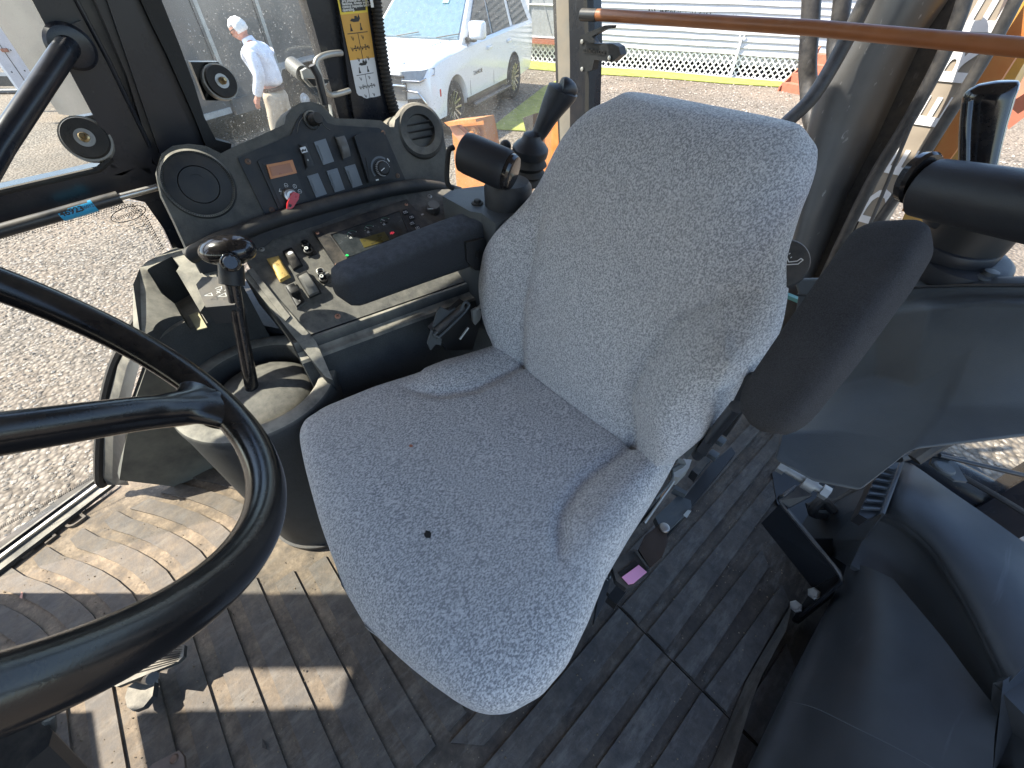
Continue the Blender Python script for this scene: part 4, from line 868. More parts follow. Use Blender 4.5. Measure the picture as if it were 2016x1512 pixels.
# rear window latch, brown tube
lt = thing('rear_window_latch', 'black moulded rear window latch on the corner post', 'latch', tuple(y_(1180, 100, 1.3)))
ext('body', [y_(a, b, 1.30) for a, b in [(1141, 78), (1163, 78), (1170, 86), (1206, 86), (1218, 92), (1222, 108), (1206, 122), (1188, 120), (1170, 118), (1165, 138), (1152, 142), (1141, 138)]], (0, .03, 0), M['panel'], lt, .004)
ext('lever', [y_(a, b, 1.285) for a, b in [(1143, 70), (1190, 50), (1206, 50), (1204, 56), (1190, 58), (1165, 72), (1172, 84), (1160, 84), (1145, 76)]], (0, .02, 0), M['panel'], lt, .003)
text('embossed_word', 'CYNCH LOCK', y_(1170, 102, 1.297), (1, 0, .02), (0, 0, 1), .014, M['cartrim'], lt, .0008)
for a, b in ((1146, 82), (1200, 114), (1146, 136)): lathe('rivet', [(.006, 0), (.006, .002), (0, .004)], y_(a, b, 1.298), M['zinc'], lt, axis=(0, -1, 0), seg=12)
bt = thing('brown_rail', 'rusty brown tube rail crossing behind the seat top', 'rail', tuple(y_(1600, 60, 1.3)))
tube('tube', [y_(1172, 29, 1.31), y_(1600, 55, 1.31), y_(2060, 98, 1.31)], .0145, M['brown'], bt, 20); tube('end_sleeve', [y_(1146, 29, 1.31), y_(1176, 30, 1.31)], .0155, M['satin'], bt, 20)
# ragged foam fluff along the top of the tube
bm = bmesh.new(); A, B = y_(1270, 22, 1.315), y_(1900, 76, 1.315)
for i in range(420):
    p = A.lerp(B, random.random()**.8)+Vector((0, random.uniform(-.004, .006), random.uniform(-.003, .003))); h = random.uniform(.002, .007)
    s = random.uniform(.001, .003); bm.faces.new([bm.verts.new(p+Vector((-s, 0, 0))), bm.verts.new(p+Vector((s, 0, 0))), bm.verts.new(p+Vector((random.uniform(-s, s), 0, h)))])
me = bpy.data.meshes.new('foam'); bm.to_mesh(me); bm.free(); prop(link('perished_foam', me, M['rubber'], bt), kind='stuff')

# ================================================================== FLOOR MAT
fm = thing('floor_mat', 'worn dusty rubber floor mat with raised ribs', 'floor mat', (-.35, 0, 0))
ext('base', [(-1.20, -.95, -.006), (.62, -.95, -.006), (.62, .4255, -.006), (-1.45, .4255, -.006), (-1.45, -.42, -.006), (-1.34, -.45, -.006)], (0, 0, -.02), M['groove'], fm)
ext('rear_base', [(-1.25, .4285, -.006), (.62, .4285, -.006), (.62, 1.34, -.006), (-1.25, 1.34, -.006)], (0, 0, -.02), M['groove'], fm)
def bend(X): return 0 if X > -.88 else -.18*((-.88-X)/.36)**1.55
def rib(out, h=.0065): return ext('rib', [Vector((x, y, -.006)) for x, y in out], (0, 0, h), M['mat'], fm, .0016, 1)
for k in range(12):
    y1 = .006-.0815*k; y0 = y1-.049
    xr = -.157; xl = (-.50, -.69, -.71, -.76)[k] if k < 4 else -1.235
    if k > 8: xl = -1.19
    xs = [xr]+([] if xl > -.9 else [-.5, -.88])+[x for x in [-.94, -1.0, -1.06, -1.12, -1.18, -1.215] if x > xl+.02]+[xl]
    up = [(x, y1+bend(x)) for x in xs]; dn = [(x, y0+bend(x)+(.03 if x == xl and xl < -1.1 else 0)) for x in xs]
    dn[-1] = (xl+.012 if xl < -1.1 else xl, dn[-1][1])
    if xl < -1.1:
        up[-1] = (xl-.005, up[-1][1]+.012)
    rib(up+dn[::-1])
for k in (0, 1, 2):      # short ribs behind the column foot
    y1 = -.2385+.0815*k; ys = [(x, y1+bend(x)) for x in (-.90, -.98, -1.06, -1.14, -1.22)]
    rib(ys+[(x, y-.049) for x, y in ys[::-1]])
for i in range(8):
    x0 = -.14+.0775*i; x1 = x0+.051
    rib([(x0, -.30+max(0, 0)), (x1, -.30), (x1, .423), (x0, .423)]) if x0 > -.145 and i > 0 else rib([(x0, -.05), (x1, .0), (x1, .423), (x0, .423)])
    if i < 5:
        ye = (1.3, 1.3, 1.3, .84, .79)[i]; rib([(x0+.003, .431), (x1+.003, .431), (x1+.003, ye-.03), (x0+.02, ye)])
    else: rib([(x0, .431), (x1, .431), (x1, .62-.04*(i-5)), (x0+.01, .66-.04*(i-5))]) if i < 7 else None
for k in range(7): rib([(-.20, .431+.08*k), (-.60, .431+.08*k), (-.60, .48+.08*k), (-.20, .48+.08*k)])
# moulded edge rising to the side cover
loft('edge_upstand', [[Vector((.30, y, -.008)), Vector((.335, y, .004)), Vector((.37, y, .05))] for y in (-.4, 0, .3, .5, .7)], M['mat'], fm, thick=(0, 0, -.01))
# embossed letters along the sill
ed = sdv; en = -sno
for ch, (a, b) in zip('DEERE', ((148, 1024), (96, 1056), (50, 1084), (8, 1112), (-38, 1140))):
    text('embossed_letter', ch, pZ(a, b, -.003), -ed, en, .058, M['mat'], fm, .006, bold=-.0, sx=1.25)
# grit on the mat
V_, F_ = [], []
for _ in range(2600):
    x, y = random.uniform(-1.2, .25), random.uniform(-.8, .95); s = random.uniform(.0007, .0022)*(1.5 if random.random() < .06 else 1); n = len(V_); z = -.004 if random.random() < .5 else .0008
    V_ += [(x+s, y, z), (x, y+s, z), (x-s, y, z), (x, y-s, z), (x, y, z+s)]; F_ += [(n, n+1, n+4), (n+1, n+2, n+4), (n+2, n+3, n+4), (n+3, n, n+4)]
me = bpy.data.meshes.new('grit'); me.from_pydata(V_, [], F_); gm = mat('grit', (.22, .17, .11), .9, var=.5, vscale=60); o = link('grit', me, gm); prop(o, 'sand and small grit scattered on the floor mat', 'grit', kind='stuff')
def leaf(lab, px, py, m): 
    c = pZ(px, py, .004); o = link('debris', fin(bmesh_of([c+Vector(v) for v in ((-.012, 0, 0), (-.003, .004, .003), (.012, .001, .001), (.003, -.005, .0))], [[0, 1, 2, 3]])), m); prop(o, lab, 'debris')
leaf('small pale leaf scrap lying on the left part of the mat', 43, 1172, M['skin']); leaf('dark twig scrap lying on the mat near the bottom', 520, 1465, M['rubber'])
# pedals
pdl = thing('pedal', 'ribbed metal pedal plate under the steering wheel', 'pedal', tuple(pZ(300, 1310, .05)))
P_ = [pZ(a, b, .09) for a, b in [(363, 1270), (361, 1292), (350, 1303), (230, 1352), (200, 1345), (215, 1300), (330, 1262)]]
ext('pad', P_, (0, 0, -.012), M['dusty'], pdl, .003)
for i in range(9):
    u = i/8; ext('tread', [P_[0].lerp(P_[2], u)+Vector((0, 0, .0)), P_[0].lerp(P_[2], u)+Vector((-.003, -.003, 0)), P_[6].lerp(P_[4], u)+Vector((-.003, -.003, 0)), P_[6].lerp(P_[4], u)], (0, 0, .003), M['rubber'], pdl)
tube('arm', [pZ(300, 1335, .085), pZ(260, 1330, .02), pZ(180, 1330, -.0)], .012, M['satin'], pdl, 10)
p2 = thing('foot_button', 'rounded grey foot switch pad beside the pedal', 'pedal', tuple(pZ(275, 1365, .03)))
ext('pad', [pZ(a, b, .05) for a, b in [(246, 1372), (252, 1352), (270, 1340), (296, 1335), (304, 1345), (300, 1370), (282, 1392), (262, 1400), (250, 1392)]], (0, 0, -.018), M['dusty'], p2, .006, 3)
tube('stem', [pZ(302, 1345, .04), pZ(306, 1325, .02)], .008, M['zinc'], p2, 8)
p3 = thing('foot_plate', 'rusty metal plate edge with a rivet at the bottom of the picture', 'plate', tuple(pZ(330, 1500, .05)))
ext('plate', [pZ(a, b, .06) for a, b in [(288, 1520), (300, 1504), (352, 1477), (362, 1490), (366, 1540), (290, 1560)]], (0, 0, -.008), mat('rusty_plate', (.12, .09, .075), .6, dust=.6, dcol=(.25, .18, .13), dscale=40), p3, .002)
lathe('rivet', [(.008, 0), (.006, .003), (0, .004)], pZ(343, 1494, .06), M['screw'], p3, seg=12)
# ------------------------------------------------------------------ steering wheel
WC = Vector((-.365, -.155, .972)); th_ = .926; WNn = Vector((0, math.sin(th_), math.cos(th_))); e2 = Vector((0, -math.cos(th_), math.sin(th_)))
swh = thing('steering_wheel', 'large glossy black steering wheel with finger grips in the lower left', 'steering wheel', tuple(WC))
rim = []
NR = 144
for i in range(NR):
    a = 2*math.pi*i/NR; rim.append(WC+.21*(Vector((math.cos(a), 0, 0))+e2*-math.sin(a)))
GRIP = lambda i: 1.0 if math.pi*.98 < 2*math.pi*i/NR < math.pi*2 else .0
bm = bmesh.new(); rings = []
for i, p in enumerate(rim):
    rd = (p-WC).normalized(); ring = []
    wv = .0032*max(0, math.sin(i*2*math.pi/NR*28))*GRIP(i); 
    for k in range(20):
        b = 2*math.pi*k/20; rr_ = .0165-(wv if math.cos(b) < -.2 else 0)
        ring.append(bm.verts.new(p+rd*math.cos(b)*rr_+WNn*math.sin(b)*.0155))
    rings.append(ring)
for i in range(NR):
    A, B = rings[i], rings[(i+1) % NR]
    for k in range(20): bm.faces.new([A[k], A[(k+1) % 20], B[(k+1) % 20], B[k]])
link('rim', fin(bm), M['rim'], swh, smooth=True)
def rp(a): return WC+.21*(Vector((math.cos(a), 0, 0))+e2*-math.sin(a))
# choose the rim point seen at (415,775)
def proj(P):
    P = P-O; x = cw*P.x+sw*P.y; f = -sw*P.x+cw*P.y; dep = f*cp-P.z*sp; u = f*sp+P.z*cp
    return (1008+F*x/dep, 756-F*u/dep) if dep > .01 else (9e9, 9e9)
ab = min([i*.01 for i in range(629)], key=lambda a: (Vector(proj(rp(a)))-Vector((430, 790))).length)
hub = WC-WNn*.045
for da in (0, 2.2, -2.2):
    a = ab+da; J = rp(a); inn = (hub-J).normalized(); parts_ = [tube_bm(smooth_path([rp(a), J+inn*.03-WNn*.004, J.lerp(hub, .35), J.lerp(hub, .7), hub], 4), [.0165]*17, 20)]
    for s in (-1, 1):
        arc = [rp(a+x*s) for x in (.30, .24, .18, .12, .06, 0)]; parts_.append(tube_bm(arc, [.0125, .0135, .014, .014, .014, .014], 16))
        for q_, rad in ((.26, .010), (.20, .012), (.14, .0135), (.09, .014)):
            pts_ = smooth_path([rp(a+q_*s), rp(a+q_*.55*s)+inn*.008, J+inn*(.02+q_*.10)+(rp(a+.03*s)-J), J+inn*(.05+q_*.25)+(rp(a+.008*s)-J)], 5); parts_.append(tube_bm(pts_, [rad]*len(pts_), 14))
    me_ = join_meshes('spoke', parts_); o_ = bpy.data.objects.new('spoke', me_); COL.objects.link(o_)
    m_ = o_.modifiers.new('r', 'REMESH'); m_.mode = 'VOXEL'; m_.voxel_size = .0024; m_ = o_.modifiers.new('s', 'SMOOTH'); m_.iterations = 14; m_.factor = .6
    me2_ = bpy.data.meshes.new_from_object(o_.evaluated_get(bpy.context.evaluated_depsgraph_get())); me2_.name = 'spoke'; bpy.data.objects.remove(o_)
    o_ = link('spoke', me2_, M['rim'], swh)
    for p_ in me2_.polygons: p_.use_smooth = True
lathe('hub', [(.0, -.05), (.045, -.045), (.05, -.01), (.045, .01), (0, .016)], hub, M['panel'], swh, axis=WNn, seg=32)
cl = thing('steering_column', 'dark steering column shroud below the wheel at the bottom left corner', 'steering column', (-.365, -.5, 0))
sh = [pZ(a, b, .72) for a, b in [(-20, 1330), (40, 1392), (88, 1420), (104, 1440), (96, 1468), (60, 1500), (20, 1540), (-80, 1600), (-160, 1500), (-120, 1380)]]
ext('shroud', sh, Vector((-.05, -.12, -.30)), M['panel'], cl, .008, 3); tube('shroud_screw_boss', [pZ(96, 1410, .725), pZ(99, 1440, .70)], .004, M['dusty'], cl, 8)
tube('column', [Vector((-.365, -.30, .80)), Vector((-.365, -.62, .30)), Vector((-.365, -.75, 0))], .05, M['panel'], cl, 20)

# ================================================================== RIGHT-HAND CONSOLE
con = thing('side_console', 'black moulded right-hand console with switch dash, gauge panel and cup tower', 'console', (-.95, .2, 0))
# ---- gauge panel plane
ga, gb = pZ(607, 660, .58), pZ(920, 552, .58); gc = pZ(500, 490, .69)
GP = plane(ga, gb, gc); gn = GP[1] if GP[1].z > 0 else -GP[1]; GP = (ga, gn)
def g_(px, py, o=0): return pP(px, py, (ga+gn*o, gn))
ext('gauge_panel', [g_(*p) for p in [(483, 512), (505, 470), (545, 448), (640, 415), (760, 375), (905, 372), (1010, 410), (1000, 520), (940, 545), (607, 660)]], gn*-.03, M['dustypanel'], con, .002)
# ---- upper dash plane
ua, ub = pX(515, 430, -1.08), pX(790, 352, -1.08); uv = Vector((-.30, 0, .95)); UP = (ua, (ub-ua).cross(uv).normalized()); un = UP[1] if UP[1].x > 0 else -UP[1]; UP = (ua, un)
def u_(px, py, o=0): return pP(px, py, (ua+un*o, un))
dash = [(372, 500), (345, 440), (318, 385), (308, 335), (318, 302), (340, 287), (372, 283), (405, 287), (435, 302), (462, 288), (500, 272), (535, 256), (560, 245), (563, 228), (574, 212), (592, 202), (612, 200), (632, 206), (648, 222), (658, 233), (700, 234), (750, 237), (768, 250), (776, 250), (778, 236), (792, 222), (815, 214), (838, 217), (860, 232), (872, 262), (880, 300), (883, 345), (884, 385), (860, 372), (800, 368), (700, 392), (600, 420), (525, 440), (470, 462)]
ext('dash_body', [u_(*p) for p in dash], un*-.10, M['dusty'], con, .012, 4)
ext('lower_cheek', [u_(a, b, -.004) for a, b in [(310, 345), (345, 430), (378, 505), (395, 540), (420, 560), (420, 500), (378, 440), (340, 330)]], un*-.09, M['dusty'], con, .01, 3)
face = [(468, 312), (500, 297), (545, 278), (572, 266), (583, 240), (592, 226), (612, 219), (632, 226), (643, 242), (660, 247), (745, 252), (757, 262), (797, 354), (700, 378), (600, 406), (526, 432)]
ext('dash_face', [u_(a, b, .001) for a, b in face], un*.003, M['panel'], con, .0012, 1)
tube('face_line', smooth_path([u_(a, b, .0045) for a, b in [(585, 262), (590, 240), (602, 228), (618, 227), (632, 236), (640, 250), (650, 256)]], 4), .0008, M['dusty'], con, 6)
# recessed blocks
ext('ignition_block', [u_(a, b, .004) for a, b in [(506, 318), (516, 312), (572, 300), (608, 395), (548, 412)]], un*.006, M['panel'], con, .002)
ext('ignition_plate', [u_(a, b, .0102) for a, b in [(517, 322), (570, 310), (604, 392), (553, 405)]], un*.0015, M['ink'], con)
ext('heater_block', [u_(a, b, .004) for a, b in [(693, 271), (700, 266), (748, 262), (753, 268), (775, 352), (722, 360)]], un*.016, M['panel'], con, .004, 3)
ext('heater_plate', [u_(a, b, .0205) for a, b in [(720, 310), (758, 303), (774, 350), (728, 358)]], un*.0012, M['ink'], con)
# pods: speaker and air vent
spc = u_(392, 364, .0); spa = (O-spc).normalized()*.55+un*.6; spa.normalize()
lathe('speaker_ring', [(.066, -.07), (.068, -.02), (.066, .002), (.062, .008), (.058, .004)], spc, M['dusty'], con, axis=spa, seg=56)
sg = lathe('speaker_grille', [(.058, .002), (.057, .006), (.047, .008), (.036, .009), (.035, .005), (.034, .009), (.0, .010)], spc, M['panel'], con, axis=spa, seg=56)
fr_ = frame(spa)
bm = bmesh.new()
for i in range(90):
    a = i*2*math.pi/90; c0 = spc+fr_@Vector((.0598*math.cos(a), .0598*math.sin(a), .0068)); bmesh.ops.create_cube(bm, size=.0018, matrix=Matrix.Translation(c0))
prop(link('speaker_serration', fin(bm), M['dusty'], sg), kind='stuff')
tube('speaker_crack', smooth_path([spc+fr_@Vector((.0+.014*math.cos(a), .014*math.sin(a)+.006, .0105)) for a in (0.2, .8, 1.4, 2.0)], 4), .0007, M['ink'], sg, 5)
vc = u_(828, 258, .004); va = (un*.75+(O-vc).normalized()*.35+Vector((0, 0, .1))).normalized()
lathe('vent_ring', [(.066, -.05), (.068, -.01), (.064, .005), (.057, .009), (.039, .006), (.035, -.012), (.034, -.02)], vc, M['dusty'], con, axis=va, seg=48)
vt = lathe('vent_barrel', [(.038, -.03), (.0, -.032)], vc, M['ink'], con, axis=va, seg=36)
vf = frame(va, (0, 1, 0))
for k, h in enumerate((-.020, -.004, .012)):
    w_ = math.sqrt(max(0, .035**2-h*h)); a = [vc+vf@Vector(p) for p in ((-w_, h, -.014), (w_, h, -.014), (w_, h+.006, .006), (-w_, h+.006, .006))]
    n_ = vf@Vector((0, 1, 0)); ext('slat', a, n_*.0016, M['plastic'], vt, .0004, 1)
# screws on the dash
def screw(px, py, P, o, r_=.006, m='screw', par=con):
    c = P(px, py, o); n_ = un if P is u_ else gn; s = lathe('screw', [(r_, 0), (r_, .0012), (r_*.7, .0026), (0, .003)], c, M[m], par, axis=n_, seg=14)
    f_ = frame(n_)
    for a in (.4, .4+math.pi/2): 
        d = f_@Vector((math.cos(a), math.sin(a), 0)); e = f_@Vector((-math.sin(a), math.cos(a), 0))
        ext('cross', [c+d*r_*.55+e*.0006+n_*.0031, c-d*r_*.55+e*.0006+n_*.0031, c-d*r_*.55-e*.0006+n_*.0031, c+d*r_*.55-e*.0006+n_*.0031], n_*.0003, M['ink'], s)
for p in ((488, 318), (535, 413), (754, 262), (783, 346)): screw(*p, u_, .004)
kn = u_(614, 237, .004)
lathe('dash_knob', [(.019, -.002), (.019, .006), (.016, .008), (.0155, .002)], kn, M['dusty'], con, axis=un, seg=28); lathe('dash_knob_cap', [(.0125, 0), (.0125, .024), (.011, .028), (0, .029)], kn+un*.002, M['rubber'], con, axis=(un+Vector((.2, .25, .1))).normalized(), seg=28)
# amber lens
q4 = [(523, 325), (574, 315), (583, 341), (532, 353)]
al = ext('amber_indicator', [u_(a, b, .0105) for a, b in q4], un*.008, M['amber'], con, .003, 3)
ext('lens_window', [u_(a, b, .0187) for a, b in [(530, 329), (570, 321), (577, 338), (536, 347)]], un*.0015, mat('amber_dark', (.33, .12, .035), .3), al, .001, 1)
# ignition switch and red key (switch is part, key a thing)
ic = u_(570, 385, .011); lathe('ignition_switch', [(.0165, 0), (.0165, .006), (.013, .011), (.009, .012), (.009, .016), (0, .016)], ic, M['steel'], con, axis=un, seg=28)
ux_ = (u_(600, 380)-u_(560, 390)).normalized(); uy_ = un.cross(ux_); uy_ = uy_ if uy_.z > 0 else -uy_
ky = thing('ignition_key', 'red plastic ignition key standing in the switch', 'key', tuple(ic))
ext('key_head', [u_(a, b, .034) for a, b in [(578, 377), (590, 382), (588, 392), (578, 408), (572, 413), (565, 411), (566, 400), (573, 384)]], un*-.010, M['red'], ky, .002, 2)
tube('key_shaft', [ic+un*.014, u_(577, 384, .028)], .005, M['red'], ky, 10); ext('key_hole', [u_(a, b, .0343) for a, b in [(569, 401), (575, 403), (573, 408), (568, 407)]], un*.0004, M['ink'], ky)
# printed symbols round the key
def sym(px, py, segs, sc=.0045, wd=.0009, o=.0122, par=con): return marks('printed_symbol', [[(x*sc, y*sc) for x, y in s] for s in segs], u_(px, py, o), ux_, uy_, wd, M['white'], par)
sym(552, 377, [[(.3, 1.2), (-.5, .1), (.4, .1), (-.3, -1.2)]], .005)
for a, b, ex in ((563, 365, [(-.4, 0), (.4, 0)]), (580, 367, [(0, -.4), (0, .5)]), (590, 377, [(-.3, .3), (.3, -.3)])):
    sym(a, b, [[(-.7, -.7), (-.7, .5), (-.3, .9), (.3, .9), (.8, .5), (.8, -.4), (.4, -.8), (-.7, -.7)], ex], .0045, .0007)
# rocker switches and blanks
def rocker(name, quad, P, o, h, m, fm='ink', top=None, bow=0):
    n_ = un if P is u_ else gn
    base = ext(name, [P(a, b, o) for a, b in quad], n_*(h*.35), M[fm], con, .0015, 2)
    c = (sum(a for a, _ in quad)/4, sum(b for _, b in quad)/4); ins = [(c[0]+(a-c[0])*.84, c[1]+(b-c[1])*.88) for a, b in quad]
    A, B, C_, D = [P(a, b, o+h*.3) for a, b in ins]; rows = []
    for i in range(9):
        u = i/8; l, r_ = A.lerp(D, u), B.lerp(C_, u); hh = h*.7*(1-bow*abs(u-.5)**2*3.2); row = [l, l+n_*hh*.75]
        row += [l.lerp(r_, .12)+n_*hh, l.lerp(r_, .88)+n_*hh, r_+n_*hh*.75, r_]; rows.append(row)
    return base, loft('rocker', rows, M[m], base, closed=True, caps=True, ang=50)
_, a_ = rocker('rocker_switch', [(588, 284), (602, 280), (621, 328), (602, 334)], u_, .004, .012, 'ink')
ext('switch_icon', [u_(a, b, .0165) for a, b in [(590, 291), (601, 288), (606, 299), (595, 302)]], un*.0006, M['decalW'], a_)
ext('switch_icon', [u_(a, b, .0173) for a, b in [(593, 297), (596, 293), (599, 295), (602, 292), (603, 298), (598, 297), (596, 300)]], un*.0003, M['ink'], a_)
sym(606, 315, [[(.3*math.cos(t_), .3*math.sin(t_)) for t_ in [i*.8 for i in range(9)]]], .0055, .0006, .0170)
for i, qd in enumerate(([(617, 280), (640, 273), (657, 318), (636, 325)], [(604, 347), (625, 341), (643, 382), (622, 389)], [(642, 337), (663, 331), (678, 373), (659, 379)], [(677, 329), (698, 323), (713, 364), (694, 370)])):
    bl = ext('blank_switch_cover', [u_(a, b, .004) for a, b in qd], un*.0035, M['greyblank'], con, .002, 2)
    c = (sum(a for a, _ in qd)/4, sum(b for _, b in qd)/4)
    ext('cover_face', [u_(c[0]+(a-c[0])*.62, c[1]+(b-c[1])*.7, .0075) for a, b in qd], un*.0025, M['greyblank'], bl, .001, 2)
rocker('rocker_switch', [(657, 269), (677, 264), (692, 310), (675, 316)], u_, .004, .020, 'rocker', bow=.8)
# heater knob with printed arc
hc = u_(751, 332, .022); hx = frame(un)
kb = lathe('heater_knob', [(.0165, 0), (.0165, .012), (.013, .016), (0, .0165)], hc, M['ink'], con, axis=un, seg=32)
for i in range(26):
    a = i*2*math.pi/26; p = hc+hx@Vector((.0165*math.cos(a), .0165*math.sin(a), .008)); d = hx@Vector((math.cos(a), math.sin(a), 0)); e = un.cross(d)
    ext('knurl', [p-e*.0009-un*.005, p+e*.0009-un*.005, p+e*.0009+un*.005, p-e*.0009+un*.005], d*.0012, M['decalW'] if i < 20 else M['ink'], kb)
marks('pointer', [[(0, 0), (-.010, -.004)]], hc+un*.017, ux_, uy_, .002, M['white'], kb)
marks('heat_arc', [[(.026*math.cos(a), .026*math.sin(a)) for a in [R(50+12*i) for i in range(14)]]], hc, ux_, uy_, .0045, M['greyblank'], con)
marks('heat_marks', [[(-.024, -.022), (-.018, -.022)], [(.024, .018), (.027, .012)]], hc, ux_, uy_, .003, M['white'], con)
# padded ridge between the two panels
tube('ridge_roll', smooth_path([Vector(p) for p in [u_(372, 505, .02), u_(395, 492, .028), u_(430, 474, .028), u_(470, 460, .026), u_(530, 437, .024), u_(620, 410, .024), u_(720, 384, .024), u_(800, 368, .024), u_(850, 366, .024), u_(905, 380, .02)]], 5), .0165, M['plastic'], con, 16)
ext('under_ridge', [u_(a, b, .01) for a, b in [(372, 500), (470, 462), (530, 440), (700, 396), (880, 372), (905, 400), (700, 420), (540, 470), (480, 520), (400, 540)]], un*-.05, M['plastic'], con, .004)
lathe('plug', [(.014, 0), (.014, .002), (.012, .003), (.0, .003)], g_(512, 478, .0), M['panel'], con, axis=gn, seg=24)
# ---- instrument cluster
cl_ = ext('instrument_cluster', [g_(a, b, .001) for a, b in [(618, 462), (800, 400), (862, 470), (830, 500), (664, 531)]], gn*.014, M['panel'], con, .002)
cw_ = [(652, 462), (786, 419), (815, 452), (812, 462), (680, 509)]
ext('display', [g_(a, b, .0152) for a, b in [(653, 461), (786, 416), (803, 460), (683, 508)]], gn*.0008, M['display'], cl_)
for (A, B) in (((650, 462), (787, 415)), ((787, 415), (806, 461)), ((806, 461), (684, 510)), ((684, 510), (650, 462))):
    tube('bezel', [g_(*A, .0165), g_(*B, .0165)], .0014, M['panel'], cl_, 6)
gx = (g_(786, 416)-g_(653, 461)).normalized(); gy = gn.cross(gx); gy = gy if gy.x < 0 else -gy
for (a, b) in ((694, 462), (728, 451), (759, 436)):
    c = g_(a, b, .0165); r_ = .0115
    marks('gauge_arc', [[(r_*math.cos(t_), r_*math.sin(t_)) for t_ in [R(20+10*i) for i in range(15)]]], c, gx, gy, .0006, M['gaugeG'], cl_)
    marks('gauge_needle', [[(-.001, .002), (-.006, .0095)]], c, gx, gy, .001, M['white'], cl_)
    marks('gauge_ticks', [[(.011, .003), (.0125, .005)], [(-.0115, .001), (-.013, .0)], [(-.008, -.006), (-.011, -.006), (-.011, -.009), (-.008, -.009), (-.008, -.006)], [(-.0075, -.004), (-.006, -.010)]], c, gx, gy, .0008, M['white'], cl_)
    lathe('gauge_boss', [(.0042, 0), (.004, .0018), (0, .002)], c+gx*.001-gy*.002, M['ink'], cl_, axis=gn, seg=18)
ext('lcd_window', [g_(a, b, .0163) for a, b in [(708, 471), (757, 456), (767, 472), (717, 488)]], gn*.0006, M['lcd'], cl_)
text('lcd_text', 'N', g_(718, 474, .0172), gx, gy, .007, M['ink'], cl_, .0001); text('lcd_text', '900', g_(747, 464, .0172), gx, gy, .0078, M['ink'], cl_, .0001); text('lcd_text', '5467.7', g_(736, 478, .0172), gx, gy, .0052, M['ink'], cl_, .0001)
marks('lcd_line', [[(-.017, 0), (.014, 0)]], g_(737, 472, .0168), gx, gy, .0003, M['ink'], cl_)
lc = g_(772, 459, .017); marks('brake_lamp', [[(.003*math.cos(t_), .003*math.sin(t_)) for t_ in [i*.5 for i in range(14)]], [(0, -.0015), (0, .0018)], [(-.005, -.002), (-.0045, .002)], [(.005, -.002), (.0045, .002)]], lc, gx, gy, .0009, M['ledr'], cl_)
marks('green_lamp', [[(-.003, 0), (0, .0025), (.003, .0005), (.0, -.002), (-.003, 0)], [(-.002, -.001), (.003, -.002)]], g_(683, 503, .0168), gx, gy, .0018, M['ledg'], cl_)
for (a, b) in ((625, 459), (663, 522), (800, 403)): screw(a, b, g_, .015, .0042, 'copper', cl_)
for i, (a, b) in enumerate(((797, 418), (809, 428), (810, 440), (821, 449))):
    bt_ = ext('push_button', [g_(a-5, b-4, .015), g_(a+4, b-6, .015), g_(a+8, b+3, .015), g_(a-1, b+6, .015)], gn*.0022, M['ink'], cl_, .0006, 1)
    marks('button_outline', [[(-.0045, -.003), (.0045, -.003), (.0045, .003), (-.0045, .003), (-.0045, -.003)], [(-.002, -.001), (.002, .001), (.0, .002)]], g_(a+1, b, .0175), gx, gy, .0008, M['white'], bt_)
# rotary knob at the right end
rk = lathe('throttle_knob', [(.017, 0), (.016, .014), (.0145, .017), (0, .0175)], g_(853, 412, .0), M['rocker'], con, axis=gn, seg=28)
marks('pointer', [[(0, .001), (-.013, .006)]], g_(853, 412, .018), gx, gy, .0022, M['white'], rk)
for i in range(22):
    a = i*2*math.pi/22; f_ = frame(gn); p = g_(853, 412, .007)+f_@Vector((.0165*math.cos(a), .0165*math.sin(a), 0)); d = f_@Vector((math.cos(a), math.sin(a), 0)); e = gn.cross(d)
    ext('knurl', [p-e*.0008-gn*.006, p+e*.0008-gn*.006, p+e*.0008+gn*.005, p-e*.0008+gn*.005], d*.001, M['rocker'], rk)
marks('knob_symbol', [[(-.003, 0), (.003, .0005), (.002, .002), (-.002, .002)]], g_(832, 423, .0004), gx, gy, .003, M['white'], con)
for (a, b, m) in ((515, 491, 'zinc'), (665, 623, 'copper'), (846, 387, 'zinc'), (1000, 425, 'zinc')): screw(a, b, g_, .0, .0065, m)
# switches on the gauge panel
_, yk = rocker('rocker_switch', [(526, 512), (549, 506), (573, 546), (552, 557)], g_, 0, .013, 'yellowkey', 'yellowkey', bow=.35)
marks('switch_symbol', [[(-.002, -.002), (-.002, .0015), (0, .003), (.002, .0015), (.002, -.002), (-.002, -.002)], [(-.004, .003), (0, .003)]], g_(546, 521, .0135), gx, gy, .0006, M['ink'], yk)
marks('switch_symbol', [[(.0014*math.cos(t_), .0014*math.sin(t_)) for t_ in [i*.7 for i in range(10)]]], g_(556, 538, .0135), gx, gy, .0005, M['ink'], yk)
_, bk = rocker('rocker_switch', [(557, 498), (575, 490), (597, 524), (578, 534)], g_, 0, .018, 'rubber', 'ink', bow=.8)
lathe('switch_dot', [(.0062, 0), (.006, .0008), (0, .001)], g_(572, 499, .0165), M['decalW'], bk, axis=gn, seg=20)
_, gk = rocker('rocker_switch', [(585, 547), (605, 537), (633, 578), (610, 588)], g_, 0, .030, 'rocker', 'ink', bow=.75)
_, wk = rocker('rocker_switch', [(560, 566), (580, 558), (604, 595), (585, 610)], g_, 0, .014, 'ink', 'rocker', bow=.2)
box('toggle_tab', g_(580, 574, .022), (.020, .014, .016), M['ink'], wk, .002, rot=frame(gn, gx)); marks('switch_symbol', [[(.0013*math.cos(t_), .0013*math.sin(t_)) for t_ in [i*.7 for i in range(10)]]], g_(590, 592, .0145), gx, gy, .0006, M['white'], wk)
